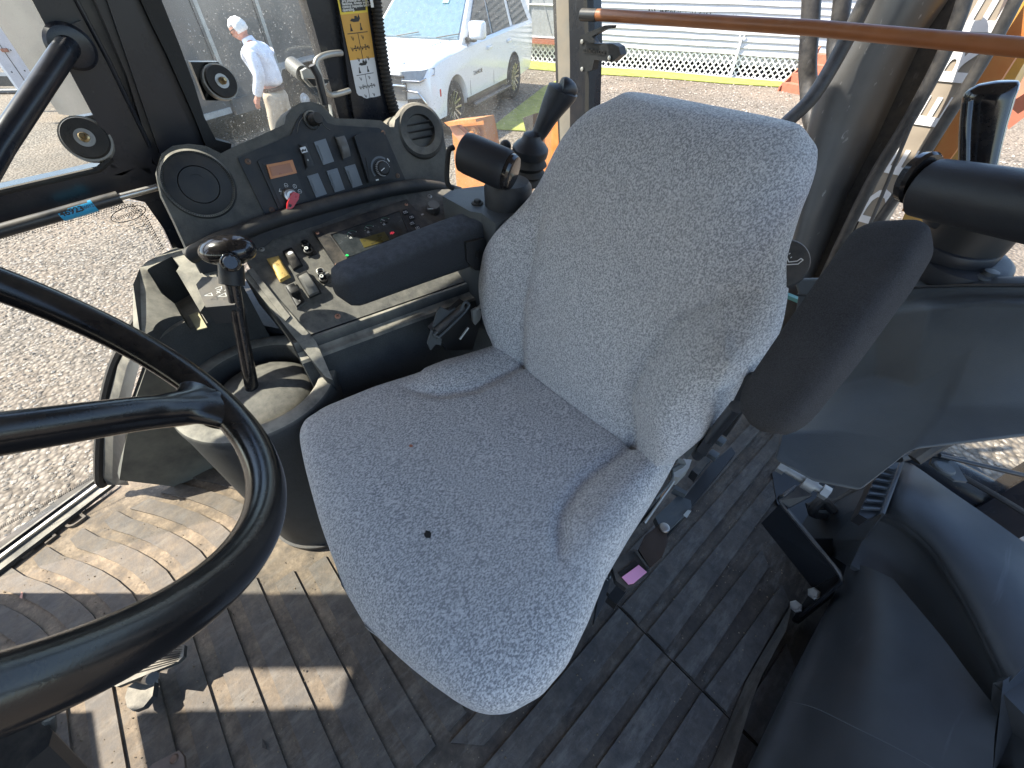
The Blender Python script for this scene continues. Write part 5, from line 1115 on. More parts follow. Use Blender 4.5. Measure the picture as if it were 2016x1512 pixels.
for (a, b) in ((603, 488), (633, 543)):
    so = ext('socket_plate', [g_(a-9, b+2, 0), g_(a+8, b-8, 0), g_(a+22, b+12, 0), g_(a+4, b+20, 0)], gn*.002, M['dustypanel'] if b > 500 else M['panel'], con, .0008, 1)
    for r_, o_, dx_, dy_, mm in ((.009, .010, -1, -5, 'zinc' if b > 500 else 'panel'), (.0075, .013, 0, 1, 'ink'), (.010, .009, 5, 9, 'ink')):
        lathe('socket_barrel', [(r_, 0), (r_, o_), (r_*.75, o_+.001), (r_*.7, o_-.004), (0, o_-.004)], g_(a+dx_, b+dy_, .002), M[mm], so, axis=gn, seg=18)
    lathe('socket_ring', [(.0042, 0), (.0042, .002), (.0025, .002), (.0024, 0)], g_(a, b+1, .014), M['white'], so, axis=gn, seg=18)
    if b > 500: box('socket_clip', g_(a+8, b-2, .008), (.016, .004, .01), M['zinc'], so, .001, rot=frame(gn, gx))
ext('console_core', [(-1.27, -.06, .02), (-.98, .12, .02), (-.88, .19, .02), (-.80, .19, .02), (-.70, .60, .02), (-1.27, .65, .02)], (0, 0, .50), M['plastic'], con)
# ---- console flank: two lit ledges, wall and base
eu_ = (gb-ga).normalized(); en_ = Vector((eu_.y, -eu_.x, 0)); en_ = en_ if en_.x > 0 else -en_
def led(o, z, s): return ga+eu_*s+en_*o+Vector((0, 0, z-.58))
prof_ = [(-.02, .56), (.002, .575), (.004, .579), (.012, .579), (.016, .572), (.018, .558), (.026, .553), (.030, .552), (.040, .552), (.044, .546), (.050, .50), (.060, .42), (.066, .36), (.08, .352), (.17, .335), (.18, .32), (.182, .10)]
loft('flank', [[led(o, z, s) for o, z in prof_] for s in (-.035, 0, .15, .3, .5)], M['dusty'], con, thick=(-.02, 0, -.01), ang=25)
screw_c = [pP(724, 713, (led(.12, .345, 0), Vector((0, 0, 1)))), pP(940, 622, (led(.12, .345, 0), Vector((0, 0, 1))))]
for c in screw_c: lathe('screw', [(.009, 0), (.009, .002), (.005, .004), (0, .004)], c+Vector((0, 0, .002)), M['copper'], con, seg=16)
# front cheek strip between panel and tower
ext('front_cheek', [g_(a, b, .004) for a, b in [(478, 540), (494, 528), (622, 672), (640, 712), (655, 748), (640, 742), (560, 640)]], gn*-.12, M['dusty'], con, .004, 2)
ext('front_cheek_lip', [g_(a, b, .008) for a, b in [(486, 532), (497, 527), (571, 622), (562, 632)]], gn*-.012, M['dusty'], con, .003, 2)
# ---- cup tower: drum, rim and domed boot
TC = Vector((-.852, .010, 0))
tw_ = [(.0, .0), (.155, .0), (.158, .01), (.165, .46), (.168, .497), (.165, .504), (.158, .506), (.138, .506), (.131, .502), (.128, .49), (.127, .44), (.124, .43), (0, .43)]
lathe('drum', tw_, TC, M['dusty'], con, seg=72)
lathe('drum_foot', [(.158, 0), (.162, .0), (.165, .018), (.160, .02)], TC, M['plastic'], con, seg=72)
lathe('boot_dome', [(.122, .425), (.121, .44), (.112, .462), (.09, .482), (.05, .494), (.0, .498)], TC+Vector((-.002, 0, 0)), M['dustypanel'], con, seg=56)
hl_ = pZ(522, 747, .489); lathe('dome_hole', [(.020, .0), (.019, .0035), (.015, .004), (.0125, .001), (0, .0005)], hl_, M['dusty'], con, seg=28, axis=(.1, .1, 1)); lathe('dome_hole_bore', [(.0145, .0), (.0145, .0036), (0, .0036)], hl_, M['ink'], con, seg=24, axis=(.1, .1, 1))
lathe('lever_socket', [(.026, 0), (.024, .006), (.018, .01), (.013, .012)], pZ(497, 768, .486), M['dustypanel'], con, seg=28)
# riser body between drum and cup holder (boolean cut recesses)
blk = [pZ(a, b, z) for a, b, z in [(262, 640, .64), (262, 560, .68), (275, 528, .68), (290, 514, .68), (345, 487, .68), (372, 492, .68), (385, 510, .68), (452, 530, .68), (500, 570, .66), (572, 640, .60), (618, 700, .53), (560, 690, .515), (480, 682, .55), (400, 712, .61), (330, 716, .62), (280, 690, .63)]]
def cutter(kind, c, r_, z0, z1, pts=None):
    if kind == 'cyl': bm = lathe_bm([(0, z0), (r_, z0), (r_, z1), (0, z1)], (c.x, c.y, 0), seg=40)
    else:
        n = len(pts); bm = bmesh_of([Vector((p.x, p.y, z0)) for p in pts]+[Vector((p.x, p.y, z1)) for p in pts], [list(range(n)), list(range(2*n-1, n-1, -1))]+[[i, (i+1) % n, (i+1) % n+n, i+n] for i in range(n)])
    me = fin(bm); o = bpy.data.objects.new('cut', me); COL.objects.link(o); return o
def boolean(o, cuts, name):
    for c in cuts:
        m_ = o.modifiers.new('b', 'BOOLEAN'); m_.operation = 'DIFFERENCE'; m_.object = c; m_.solver = 'EXACT'
    dg = bpy.context.evaluated_depsgraph_get(); me = bpy.data.meshes.new_from_object(o.evaluated_get(dg)); me.name = name
    o.modifiers.clear()
    for c in cuts: bpy.data.objects.remove(c)
    return me
bmk = bmesh_of([p.copy() for p in blk]+[Vector((p.x*.985, p.y, .05)) for p in blk], [list(range(len(blk))), list(range(2*len(blk)-1, len(blk)-1, -1))]+[[i, (i+1) % len(blk), (i+1) % len(blk)+len(blk), i+len(blk)] for i in range(len(blk))])
mk = fin(bmk, 'cup_holder', .014, 3, ang=30); ok = bpy.data.objects.new('cup_holder', mk); COL.objects.link(ok)
cc_ = pZ(352, 598, .68)
cuts = [cutter('cyl', cc_, .070, .61, .8), cutter('cyl', TC, .163, .30, .8),
        cutter('poly', None, 0, .60, .8, [pZ(a, b, .68) for a, b in [(350, 625), (385, 600), (418, 640), (400, 665), (378, 640)]]),
        cutter('poly', None, 0, .585, .8, [pZ(a, b, .68) for a, b in [(288, 530), (338, 505), (352, 522), (318, 560), (300, 552)]]),
        cutter('poly', None, 0, .585, .8, [pZ(a, b, .68) for a, b in [(312, 548), (345, 530), (370, 580), (330, 590)]])]
mk2 = boolean(ok, cuts, 'cup_holder'); bpy.data.objects.remove(ok)
cuph = link('cup_holder', mk2, M['dusty'], con, smooth=True)
ext('tray_bottom', [Vector((p.x, p.y, .588)) for p in [pZ(a, b, .68) for a, b in [(325, 552), (345, 545), (362, 575), (340, 580)]]], (0, 0, .002), mat('pale_bottom', (.42, .38, .24), .9), cuph)  # pale yellowish patch on the recess floor
# sloping shoulder behind the drum with pattern decal
ext('shoulder', [pZ(386, 560, .688), pZ(398, 545, .692), pZ(440, 545, .70), pZ(470, 580, .692), pZ(462, 600, .685), pZ(405, 605, .682)], (0, 0, -.04), M['plastic'], con, .004)
dn_ = pZ(430, 575, .694); dxv = (pZ(460, 575, .69)-pZ(400, 575, .69)).normalized(); dyv = Vector((0, 0, 1)).cross(dxv)
marks('pattern_decal', [[(-.02, -.014), (-.012, -.004), (-.004, -.014), (-.02, -.014)], [(.008, -.016), (.016, -.004), (.024, -.016), (.008, -.016)], [(-.012, .012), (-.004, .02), (.002, .01), (-.006, .006)], [(-.004, .002), (.006, -.004)], [(.0, -.006), (.002, .006)], [(.01, .004), (.014, .010)]], dn_, dxv, dyv, .0012, M['white'], con)
# ------------------------------------------------------------------ shift lever standing in the drum
LB_ = pZ(497, 768, .49)
def dep(px, py, k): r_ = ray(px, py); return O+r_*(k/F)
LT_ = dep(458, 560, .80)
lv = thing('shift_lever', 'glossy black shift lever with wide rounded knob standing in the drum', 'lever', tuple(LB_))
tube('shaft', [LB_, LB_.lerp(LT_, .5), LT_], [.0135, .0128, .0125], M['gloss'], lv, 20)
tube('collar', [dep(457, 560, .795), dep(455, 520, .785)], [.0215, .0215], M['panel'], lv, 28)
K0, K1 = dep(405, 492, .80), dep(488, 500, .80)
kx = (dep(496, 506, .82)-dep(398, 490, .79)).normalized(); kz_ = Vector((0, 0, 1)); kf_ = frame(kz_, kx)
bm = bmesh.new(); bmesh.ops.create_icosphere(bm, subdivisions=4, radius=1); kc0 = dep(448, 494, .80)
for v in bm.verts:
    c = v.co; l = c.x; e_ = 1+.10*l; v.co = kc0+kf_@Vector((math.copysign(abs(l)**.85, l)*.051, c.y*.033*e_, c.z*.027*e_+.002*(1-l*l)))
link('knob', fin(bm), M['gloss'], lv, smooth=True)
cdir = (O-dep(454, 515, .77)).normalized()
lathe('knob_button', [(.017, -.02), (.017, .004), (.015, .008), (.0125, .009), (.0125, .013), (.011, .015), (0, .015)], dep(454, 517, .765), M['gloss'], lv, axis=cdir, seg=32)

# ================================================================== SEAT
seat = thing('operator_seat', 'grey cloth operator seat with side bolsters and a small burn hole', 'seat', (-.36, .25, 0))
# backrest: height -> left X, right X
BK = [(.43, -.545, -.15), (.47, -.57, -.128), (.53, -.60, -.112), (.58, -.655, -.098), (.64, -.692, -.09), (.71, -.692, -.088), (.76, -.66, -.095), (.81, -.625, -.115), (.855, -.605, -.143), (.90, -.590, -.155), (.94, -.575, -.163), (.965, -.555, -.175), (.985, -.53, -.19), (.996, -.49, -.225)]
def lerp_tab(z, c):
    for a, b in zip(BK, BK[1:]):
        if a[0] <= z <= b[0]: u = (z-a[0])/(b[0]-a[0]); return a[c]+(b[c]-a[c])*u
    return BK[0][c] if z < BK[0][0] else BK[-1][c]
def ss(a, b, x): x = max(0, min(1, (x-a)/(b-a))); return x*x*(3-2*x)
def crease(u, v, crv, side, depth=.010, sig=.011, lift=.03, wide=.09):
    # signed distance to a polyline; side=+1 when the bolster lies at greater u
    best = None; L_ = [0]
    for a, b in zip(crv, crv[1:]): L_.append(L_[-1]+math.hypot(b[0]-a[0], b[1]-a[1]))
    for i, (a, b) in enumerate(zip(crv, crv[1:])):
        dx, dy = b[0]-a[0], b[1]-a[1]; l2 = dx*dx+dy*dy; t = max(0, min(1, ((u-a[0])*dx+(v-a[1])*dy)/l2))
        qx, qy = a[0]+dx*t, a[1]+dy*t; d = math.hypot(u-qx, v-qy)
        if best is None or d < best[0]:
            sg = (dx*(v-qy)-dy*(u-qx)); best = (d, -1 if sg > 0 else 1, (L_[i]+math.hypot(dx, dy)*t)/L_[-1])
    d, sg, q_ = best; d *= sg*side*CS; f = 1-ss(.72, 1.0, q_)
    return f*(lift*ss(-.004, wide, d)*(1-ss(wide*1.0, wide*2.6, d)*.5)-depth*math.exp(-(d/sig)**2))
rows = []; NZ = 120
for i in range(NZ+1):
    u = i/NZ; z = .455+.541*(1-(1-u)**1.25) if u > .5 else .455+.541*(1-(.5)**1.25)*(u/.5)
    xl = sum(lerp_tab(z+d, 1) for d in (-.012, 0, .012))/3; xr = sum(lerp_tab(z+d, 2) for d in (-.012, 0, .012))/3
    w_ = (xr-xl)/2; cx = (xr+xl)/2; yb = .49+.30*(z-.5)+.02*ss(.9, 1.0, z)
    endk = min(1, (.999-z)/.045) if z > .954 else (min(1, (z-.452)/.075) if z < .527 else 1)
    th2 = .075*math.sqrt(max(.02, 1-(1-endk)**2)); row = []
    for k in range(240):
        a = 2*math.pi*k/240; c_, s_ = math.cos(a), math.sin(a); e = .42
        px = math.copysign(abs(c_)**e, c_); py = math.copysign(abs(s_)**.8, s_)
        sx_ = px; x = cx+w_*px
        # bolster: the outer third stands forward, fading towards the top
        bol = 0
        if py < -.05:
            CS = 1; bol = crease(x, z, [(-.500, .50), (-.505, .538), (-.528, .637), (-.542, .72), (-.55, .80), (-.55, .86)], -1, .011, .012, .046)
            bol = bol if x < -.40 else 0
            b2 = crease(x, z, [(-.190, .50), (-.198, .533), (-.232, .60), (-.236, .66), (-.218, .74), (-.175, .806), (-.12, .85)], 1, .013, .011, .055)
            bol += b2 if x > -.32 else 0
            bol *= 1-.6*ss(.93, 1.0, abs(sx_))
        lum = .012*math.exp(-((z-.62)/.09)**2)*(1-sx_*sx_)
        y = yb+.055+th2*py
        if py < 0: y -= (bol+lum)*min(1, -py*1.6)
        row.append(Vector((x, y, z)))
    rows.append(row)
bk_ = loft('backrest', rows, M['cloth'], seat, closed=True, caps=True, ang=70)
# cushion
rows = []; NY = 130
CU = [(-.046, -.33, -.28), (-.040, -.38, -.25), (-.03, -.45, -.205), (-.018, -.505, -.165), (-.006, -.56, -.13), (.006, -.61, -.098), (.022, -.665, -.074), (.045, -.692, -.055), (.09, -.698, -.040), (.14, -.690, -.040), (.20, -.680, -.055), (.27, -.660, -.078), (.35, -.635, -.093), (.43, -.61, -.105), (.50, -.59, -.117), (.56, -.57, -.13)]
CRL = [(-.50, .56), (-.497, .51), (-.506, .35), (-.544, .28), (-.604, .241), (-.65, .23)]
CRR = [(-.19, .56), (-.195, .51), (-.203, .35), (-.186, .275), (-.145, .225), (-.10, .19)]
def cu(y, c):
    for a, b in zip(CU, CU[1:]):
        if a[0] <= y <= b[0]: u = (y-a[0])/(b[0]-a[0]); return a[c]+(b[c]-a[c])*u
    return CU[0][c] if y < CU[0][0] else CU[-1][c]
for i in range(NY+1):
    u = i/NY; y = -.046+.60*u**1.35
    xl = sum(cu(y+d, 1) for d in (-.006, 0, .006))/3; xr = sum(cu(y+d, 2) for d in (-.006, 0, .006))/3; w_ = (xr-xl)/2; cx = (xr+xl)/2
    fk = 1 if y > .04 else math.sqrt(max(0, 1-((.04-y)/.0875)**2)); row = []
    top = .525+.004*math.sin(y*9); bot = .405
    for k in range(240):
        a = 2*math.pi*k/240; c_, s_ = math.cos(a), math.sin(a); px = math.copysign(abs(c_)**.40, c_); pz = math.copysign(abs(s_)**.62, s_)
        sx_ = px; rear = ss(.10, .30, y); inner = .50+.0*rear
        X__ = cx+w_*px; bol = 0
        if pz > .05:
            CS = -1; bol = crease(X__, y, CRL, -1, .009, .011, .020, .07) if X__ < -.40 else 0
            bol += crease(X__, y, CRR, 1, .011, .011, .026, .07) if X__ > -.30 else 0
        bol -= .035*ss(.47, .51, y) if pz > 0 else 0
        dish = -.012*(1-sx_*sx_)*ss(.02, .2, y)
        mid = (top+bot)/2; z = mid+(top-mid)*fk*pz
        if pz > 0: z += (bol+dish)*min(1, pz*1.5)-(1-fk)*.018
        else: z += (1-fk)*.01
        # puckered seam at the right of the nose
        row.append(Vector((cx+w_*px, y, z)))
    rows.append(row)
cs_ = loft('cushion', rows, M['cloth'], seat, closed=True, caps=True, ang=70)
tube('front_piping', smooth_path([Vector((cu(y, 2)-.004, y, .468)) for y in (.04, .10, .16)], 4), .0035, M['cloth'], cs_, 8)
def on_cushion(px, py, z): return pZ(px, py, z)
for (a, b, r_, lab) in ((842, 1052, .0075, 'burn_hole'), (809, 878, .0045, 'stain_spot')):
    c = on_cushion(a, b, .5165); n = 11; m_ = M['ink'] if r_ > .006 else M['redwood']
    r__ = random.Random(a); deps = bpy.context.evaluated_depsgraph_get()
    hit = None
    o_ = cs_; og = ORG[seat.name]; d = ray(a, b).normalized(); ok_, loc, nr, _ = o_.ray_cast(O-og, d)
    if ok_:
        c = loc+og+nr*.0006; fr_ = frame(nr)
        ext(lab, [c+fr_@Vector((r_*r__.uniform(.6, 1.15)*math.cos(i*2*math.pi/n), r_*r__.uniform(.5, .8)*math.sin(i*2*math.pi/n), 0)) for i in range(n)], nr*.0004, m_, cs_)
# pan, suspension and adjusters
box('seat_pan', Vector((-.355, .27, .40)), (.50, .46, .04), M['panel'], seat, .015)
box('suspension', Vector((-.355, .26, .22)), (.34, .36, .30), M['rubber'], seat, .02)
for i in range(6): box('bellows_fold', Vector((-.355, .26, .12+.045*i)), (.37, .39, .018), M['rubber'], seat, .008)
box('slide_base', Vector((-.355, .27, .035)), (.44, .48, .06), M['satin'], seat, .01)
for i, pts in enumerate(([(652, 1068), (664, 1062), (712, 1118), (742, 1150), (744, 1160), (700, 1152), (688, 1150), (668, 1118)], [(690, 1160), (735, 1146), (800, 1210), (826, 1222), (775, 1228), (745, 1222), (712, 1196)])):
    h_ = ext('adjuster_paddle', [pZ(a, b, .455-.005*i) for a, b in pts], (0, 0, -.03), M['plastic'], seat, .007, 3)
    if i: marks('paddle_symbol', [[(-.008, .012), (-.008, -.01), (.0, -.01), (.0, .012)], [(-.012, .008), (-.012, -.004)], [(.004, .008), (.004, -.012), (-.006, -.012)]], pZ(733, 1178, .4508), Vector((.9, -.3, 0)), Vector((.3, .9, 0)), .0011, M['white'], h_)
    else: marks('paddle_symbol', [[(-.008, .006), (.004, .006), (-.002, -.008)]], pZ(674, 1092, .4558), Vector((.9, -.3, 0)), Vector((.3, .9, 0)), .0011, M['white'], h_)
# lumbar knob
kc = pY(1541, 520, .66); ka = Vector((.35, -.75, .55)).normalized()
kn_ = lathe('lumbar_knob', [(.0, -.03), (.032, -.03), (.036, -.022), (.036, -.004), (.033, .002), (.0, .004)], kc, M['plastic'], seat, axis=ka, seg=36)
kf = frame(ka, (1, .2, .3)); marks('knob_symbol', [[(-.013, .003), (-.006, -.007), (.008, -.005), (.013, .001), (.010, .003), (.006, -.001), (-.004, -.003), (-.009, .005), (-.013, .003)], [(-.003, .003), (-.002, .004)], [(-.006, .008), (-.005, .009)]], kc+kf@Vector((.010, .006, .0045)), kf@Vector((1, 0, 0)), kf@Vector((0, 1, 0)), .0013, M['white'], kn_, lift=.0)
# right armrest
def pad(name, P, W_, H_, up, m, par, n=26, seg=28, e=.5, side=None):
    """upholstered pad along a polyline; W_,H_ lists of half sizes"""
    rows = []; N_ = len(P)-1
    for i in range(n+1):
        u = i/n*N_; k = min(int(u), N_-1); f = u-k; p = P[k].lerp(P[k+1], f); d = (P[k+1]-P[k]).normalized()
        w_, h_ = W_[k]+(W_[k+1]-W_[k])*f, H_[k]+(H_[k+1]-H_[k])*f
        L_ = (P[-1]-P[0]).length; ds = min(i/n, 1-i/n)*L_; cap = min(W_[0], .045); kq = math.sqrt(max(.0, 1-((cap-ds)/cap)**2)) if ds < cap else 1
        s = d.cross(up).normalized(); v = s.cross(d).normalized(); row = []
        for j in range(seg):
            a = 2*math.pi*j/seg; c_, s_ = math.cos(a), math.sin(a)
            row.append(p+s*math.copysign(abs(c_)**e, c_)*w_*(.25+.75*kq)+v*math.copysign(abs(s_)**e, s_)*h_*(.35+.65*kq))
        rows.append(row)
    return loft(name, rows, m, par, closed=True, caps=True, ang=60)
AX = -.735
rp0, rp1, rp2 = Vector((AX, .205, .712)), Vector((AX, .38, .712)), Vector((AX, .60, .705))
ra_ = pad('armrest', [rp0, rp1, rp2], [.038, .042, .042], [.036, .046, .056], Vector((0, 0, 1)), M['armvinyl'], seat, e=.48)
br = ext('armrest_bracket', [pX(a, b, -.685) for a, b in [(918, 478), (952, 470), (975, 480), (975, 520), (962, 535), (935, 532), (920, 515)]], (-.012, 0, 0), M['plastic'], seat, .004)
lathe('bracket_bolt', [(.009, 0), (.008, .003), (0, .004)], pX(941, 500, -.684), M['ink'], br, axis=(1, 0, 0), seg=16)
# left armrest, raised
la = [dep(1462, 838, .487), dep(1520, 735, .49), dep(1640, 560, .478), dep(1745, 452, .463)]
la = [pY(1492, 842, .43), pY(1606, 690, .49), pY(1708, 548, .56), pY(1772, 452, .62)]
upn = (O-la[1]).normalized()
al_ = pad('armrest', la, [.036, .037, .037, .036], [.027, .030, .030, .027], (upn+Vector((-.45, 0, 0))).normalized(), M['armcloth'], seat, n=34, e=.5)
tube('armrest_hinge', [Vector((-.10, .56, .50)), pY(1425, 830, .52), pY(1450, 800, .50)], .010, M['satin'], seat, 12)
# seat hardware at the left side
ext('side_bracket', [pY(a, b, .56) for a, b in [(1395, 822), (1425, 775), (1470, 740), (1500, 735), (1510, 760), (1470, 800), (1430, 860), (1410, 850)]], (0, .012, 0), M['plastic'], seat, .003)
ext('gusset', [pY(a, b, .54) for a, b in [(1342, 890), (1375, 835), (1392, 825), (1392, 850), (1352, 905)]], (0, .008, 0), M['tower'], seat, .002)
ext('gusset', [pY(a, b, .53) for a, b in [(1372, 885), (1405, 838), (1418, 842), (1388, 900)]], (0, .006, 0), M['satin'], seat, .002)
bk2 = ext('hinge_block', [pZ(a, b, .40) for a, b in [(1322, 922), (1345, 903), (1362, 905), (1357, 920), (1338, 940), (1326, 938)]], (0, 0, -.03), M['zinc'], seat, .003)
tube('rail_rod', [pZ(1326, 948, .41), pZ(1268, 1030, .41)], .0035, M['steel'], seat, 10)
tube('bent_rod', smooth_path([pZ(1322, 926, .42), pZ(1324, 940, .42), pZ(1315, 955, .42), pZ(1290, 982, .42)], 4), .003, M['tower'], seat, 8)
ext('slide_plate', [pZ(a, b, .33) for a, b in [(1290, 1018), (1335, 975), (1360, 985), (1362, 1000), (1315, 1045), (1300, 1040)]], (0, 0, -.02), M['tower'], seat, .003)
ext('label_scrap', [pZ(a, b, .334) for a, b in [(1345, 1014), (1354, 1004), (1361, 1006), (1352, 1020)]], (0, 0, .001), mat('label', (.4, .4, .36), .7), seat)
ext('side_lever', [pZ(a, b, .36) for a, b in [(1182, 1150), (1200, 1120), (1206, 1128), (1188, 1190), (1170, 1225)]], (0, 0, -.03), M['cover'], seat, .004)
marks('lever_symbol', [[(-.004, .004), (0, .0), (-.004, -.004), (.004, -.004)], [(.002, .006), (.004, .002)]], pZ(1196, 1137, .3605), Vector((1, 0, 0)), Vector((0, 1, 0)), .001, M['white'], seat)
tube('fabric_pull', smooth_path([pZ(1330, 905, .46), pZ(1345, 912, .44), pZ(1322, 926, .43)], 3), .006, M['tower'], seat, 8)
# seat-belt buckle at the left, retractor at the right
ext('slide_rail', [pZ(a, b, .30) for a, b in [(1196, 1175), (1290, 1052), (1400, 912), (1440, 880), (1448, 892), (1318, 1052), (1214, 1190)]], (0, 0, -.03), M['ink'], seat, .003)
ext('rail_bracket', [pZ(a, b, .34) for a, b in [(1362, 925), (1392, 893), (1404, 899), (1374, 935)]], (0, 0, -.03), M['plastic'], seat, .002)
ext('rail_stop', [pZ(a, b, .345) for a, b in [(1330, 955), (1354, 968), (1350, 974), (1326, 962)]], (0, 0, -.02), M['tower'], seat, .002)
for a, b in ((1418, 868), (1404, 896)): box('square_nut', pZ(a, b, .36), (.02, .02, .014), M['tower'], seat, .002)
bu = thing('seat_belt_buckle', 'black seat belt buckle with faded pink release button', 'buckle', tuple(pZ(1240, 1110, .40)))
def bz(a, b, z=.40): return pZ(a+7, b+3, z)
ext('buckle_body', [bz(*p) for p in [(1198, 1112), (1206, 1098), (1240, 1078), (1248, 1080), (1272, 1120), (1270, 1128), (1240, 1152), (1226, 1155), (1206, 1140)]], (0, 0, -.018), M['plastic'], bu, .004, 3)
ext('button_recess', [bz(a, b, .4012) for a, b in [(1210, 1125), (1243, 1100), (1252, 1108), (1267, 1124), (1240, 1146), (1228, 1148)]], (0, 0, .0006), M['ink'], bu)
ext('release_button', [bz(a, b, .4022) for a, b in [(1217, 1134), (1250, 1110), (1266, 1124), (1240, 1146), (1230, 1148)]], (0, 0, .002), M['pink'], bu, .0008, 1)
tube('buckle_rib', [bz(1238, 1082, .404), bz(1244, 1082, .405), bz(1270, 1118, .404)], .003, M['plastic'], bu, 8)
ext('buckle_sheath', [bz(a, b, .398) for a, b in [(1250, 1078), (1262, 1052), (1290, 1030), (1305, 1040), (1308, 1062), (1296, 1095), (1272, 1115)]], (0, 0, -.014), mat('brown_sheath', (.05, .035, .028), .35, var=.4), bu, .005, 3)
lathe('anchor_bolt', [(.010, 0), (.009, .003), (.007, .004), (0, .004)], bz(1301, 1036, .402), M['steel'], bu, seg=20)
rt = thing('seat_belt_retractor', 'seat belt retractor housing with grey loop beside the right armrest', 'seat belt', tuple(pX(900, 640, -.64)))
def rx(a, b, x=-.64): return pX(a, b, x)
ext('housing', [rx(a, b, -.66) for a, b in [(856, 655), (920, 598), (935, 612), (945, 640), (930, 690), (880, 690)]], (-.03, 0, 0), M['ink'], rt, .004)
tube('loop', smooth_path([rx(*p) for p in [(857, 656), (900, 620), (914, 596), (920, 596), (923, 603), (905, 625), (866, 662), (860, 662)]], 4, True), .0032, M['tower'], rt, 8, closed=True)
tube('roller', [rx(858, 652, -.645), rx(912, 605, -.645)], .009, M['plastic'], rt, 12)
ext('cover_flap', [rx(a, b, -.65) for a, b in [(853, 642), (862, 612), (868, 605), (884, 612), (898, 606), (902, 612), (880, 635), (856, 656)]], (-.004, 0, 0), M['tower'], rt, .001)
ext('torn_boot', [rx(a, b, -.645) for a, b in [(850, 650), (856, 655), (870, 668), (868, 680), (858, 678), (848, 690), (842, 676)]], (-.004, 0, 0), M['tower'], rt, .001)
ext('anchor_plate', [rx(a, b) for a, b in [(930, 612), (940, 606), (950, 615), (945, 630), (936, 640), (932, 634)]], (-.006, 0, 0), M['zinc'], rt, .002)
tube('strap_rod', [rx(938, 610), rx(965, 585)], .004, M['zinc'], rt, 8); tube('strap_rod', [rx(905, 668), rx(922, 645)], .003, M['zinc'], rt, 8)

# ================================================================== RIGHT CONTROL TOWER (behind the right armrest)
rtw = thing('control_tower', 'right-hand backhoe control tower with padded wrist roll behind the seat', 'control tower', tuple(pX(960, 420, -.72)), 'backhoe control towers')
tp = [pZ(a, b, .775) for a, b in [(871, 386), (890, 373), (985, 362), (1040, 352), (1048, 372), (1010, 425), (975, 440), (948, 420), (925, 416)]]
ext('housing', tp, (0, 0, -.30), M['tower'], rtw, .014, 3)
ext('housing_flank', [pZ(a, b, .70) for a, b in [(884, 408), (925, 432), (945, 455), (965, 450), (1010, 420), (1000, 380), (900, 380)]], (0, 0, -.30), M['tower'], rtw, .012, 3)
bl_ = lathe('bolt', [(.0135, 0), (.013, .002), (.008, .003), (.007, .008), (0, .009)], pZ(940, 400, .776), M['rubber'], rtw, seg=24)
lathe('post_base', [(.052, -.02), (.052, .02), (.045, .03), (.0, .03)], pX(1000, 385, -.70), M['plastic'], rtw, seg=32)
wl_, wr_ = pX(915, 300, -.755), pX(1000, 337, -.665); wd = (wr_-wl_).normalized()
tube('wrist_roll', [wl_-wd*.008, wl_-wd*.004, wl_, wl_+wd*.012, wl_.lerp(wr_, .5), wr_-wd*.008, wr_], [.022, .031, .037, .0385, .0385, .0385, .036], M['foam'], rtw, 36)
lathe('end_cap', [(.034, -.004), (.0345, .008), (.031, .013), (.026, .0145), (0, .0125)], wr_, M['gloss'], rtw, axis=wd, seg=40)
tube('strap_loop', smooth_path([pX(a, b, -.79) for a, b in [(893, 290), (884, 296), (881, 320), (880, 352), (884, 366), (892, 370)]], 5), .0055, M['rubber'], rtw, 10)
js = thing('joystick', 'black joystick leaning right on its bellows beside the seat back', 'joystick', tuple(pX(1040, 330, -.72)), 'joysticks of the two control towers')
JX = -.75
def jx(a, b, x=JX): return pX(a, b, x)
jb = jx(1044, 296); jt = jx(1112, 172, -.72)
lathe('base_collar', [(.0, -.012), (.040, -.010), (.0415, .0), (.041, .006), (.034, .014), (.024, .022), (.019, .034), (.0, .04)], jb, M['foam'], js, axis=(.15, .0, 1), seg=40)
lathe('bellows', [(.030, -.075), (.038, -.070), (.030, -.058), (.040, -.050), (.031, -.040), (.041, -.030), (.034, -.018), (.030, -.012)], jb, M['rubber'], js, axis=(.05, 0, 1), seg=36)
gp_ = smooth_path([jb+Vector((0, 0, .015)), jx(1062, 262, -.745), jx(1078, 232, -.735), jx(1092, 206, -.73), jx(1104, 186, -.725), jx(1112, 170, -.72)], 5)
rr_ = [.0185+(.0165*ss(.15, .85, i/(len(gp_)-1)))-(.020*ss(.93, 1, i/(len(gp_)-1))) for i in range(len(gp_))]
tube('grip', gp_, rr_, M['foam'], js, 28, flat=(.72, (0, 0, 1)))
nose = smooth_path([jx(1104, 172, -.72), jx(1120, 176, -.71), jx(1131, 186, -.705)], 5)
tube('thumb_rest', nose, [.022, .0235, .024, .0235, .022, .020, .018, .016, .014, .012, .006][:len(nose)], M['foam'], js, 20, flat=(.8, (0, 0, 1)))
tube('small_knob_stem', [pX(1000, 305, -.80), pX(996, 292, -.80)], .004, M['satin'], js, 8)
bm = bmesh.new(); bmesh.ops.create_icosphere(bm, subdivisions=3, radius=.0135, matrix=Matrix.Translation(pX(995, 288, -.80))); link('small_knob', fin(bm), M['plastic'], js, smooth=True)

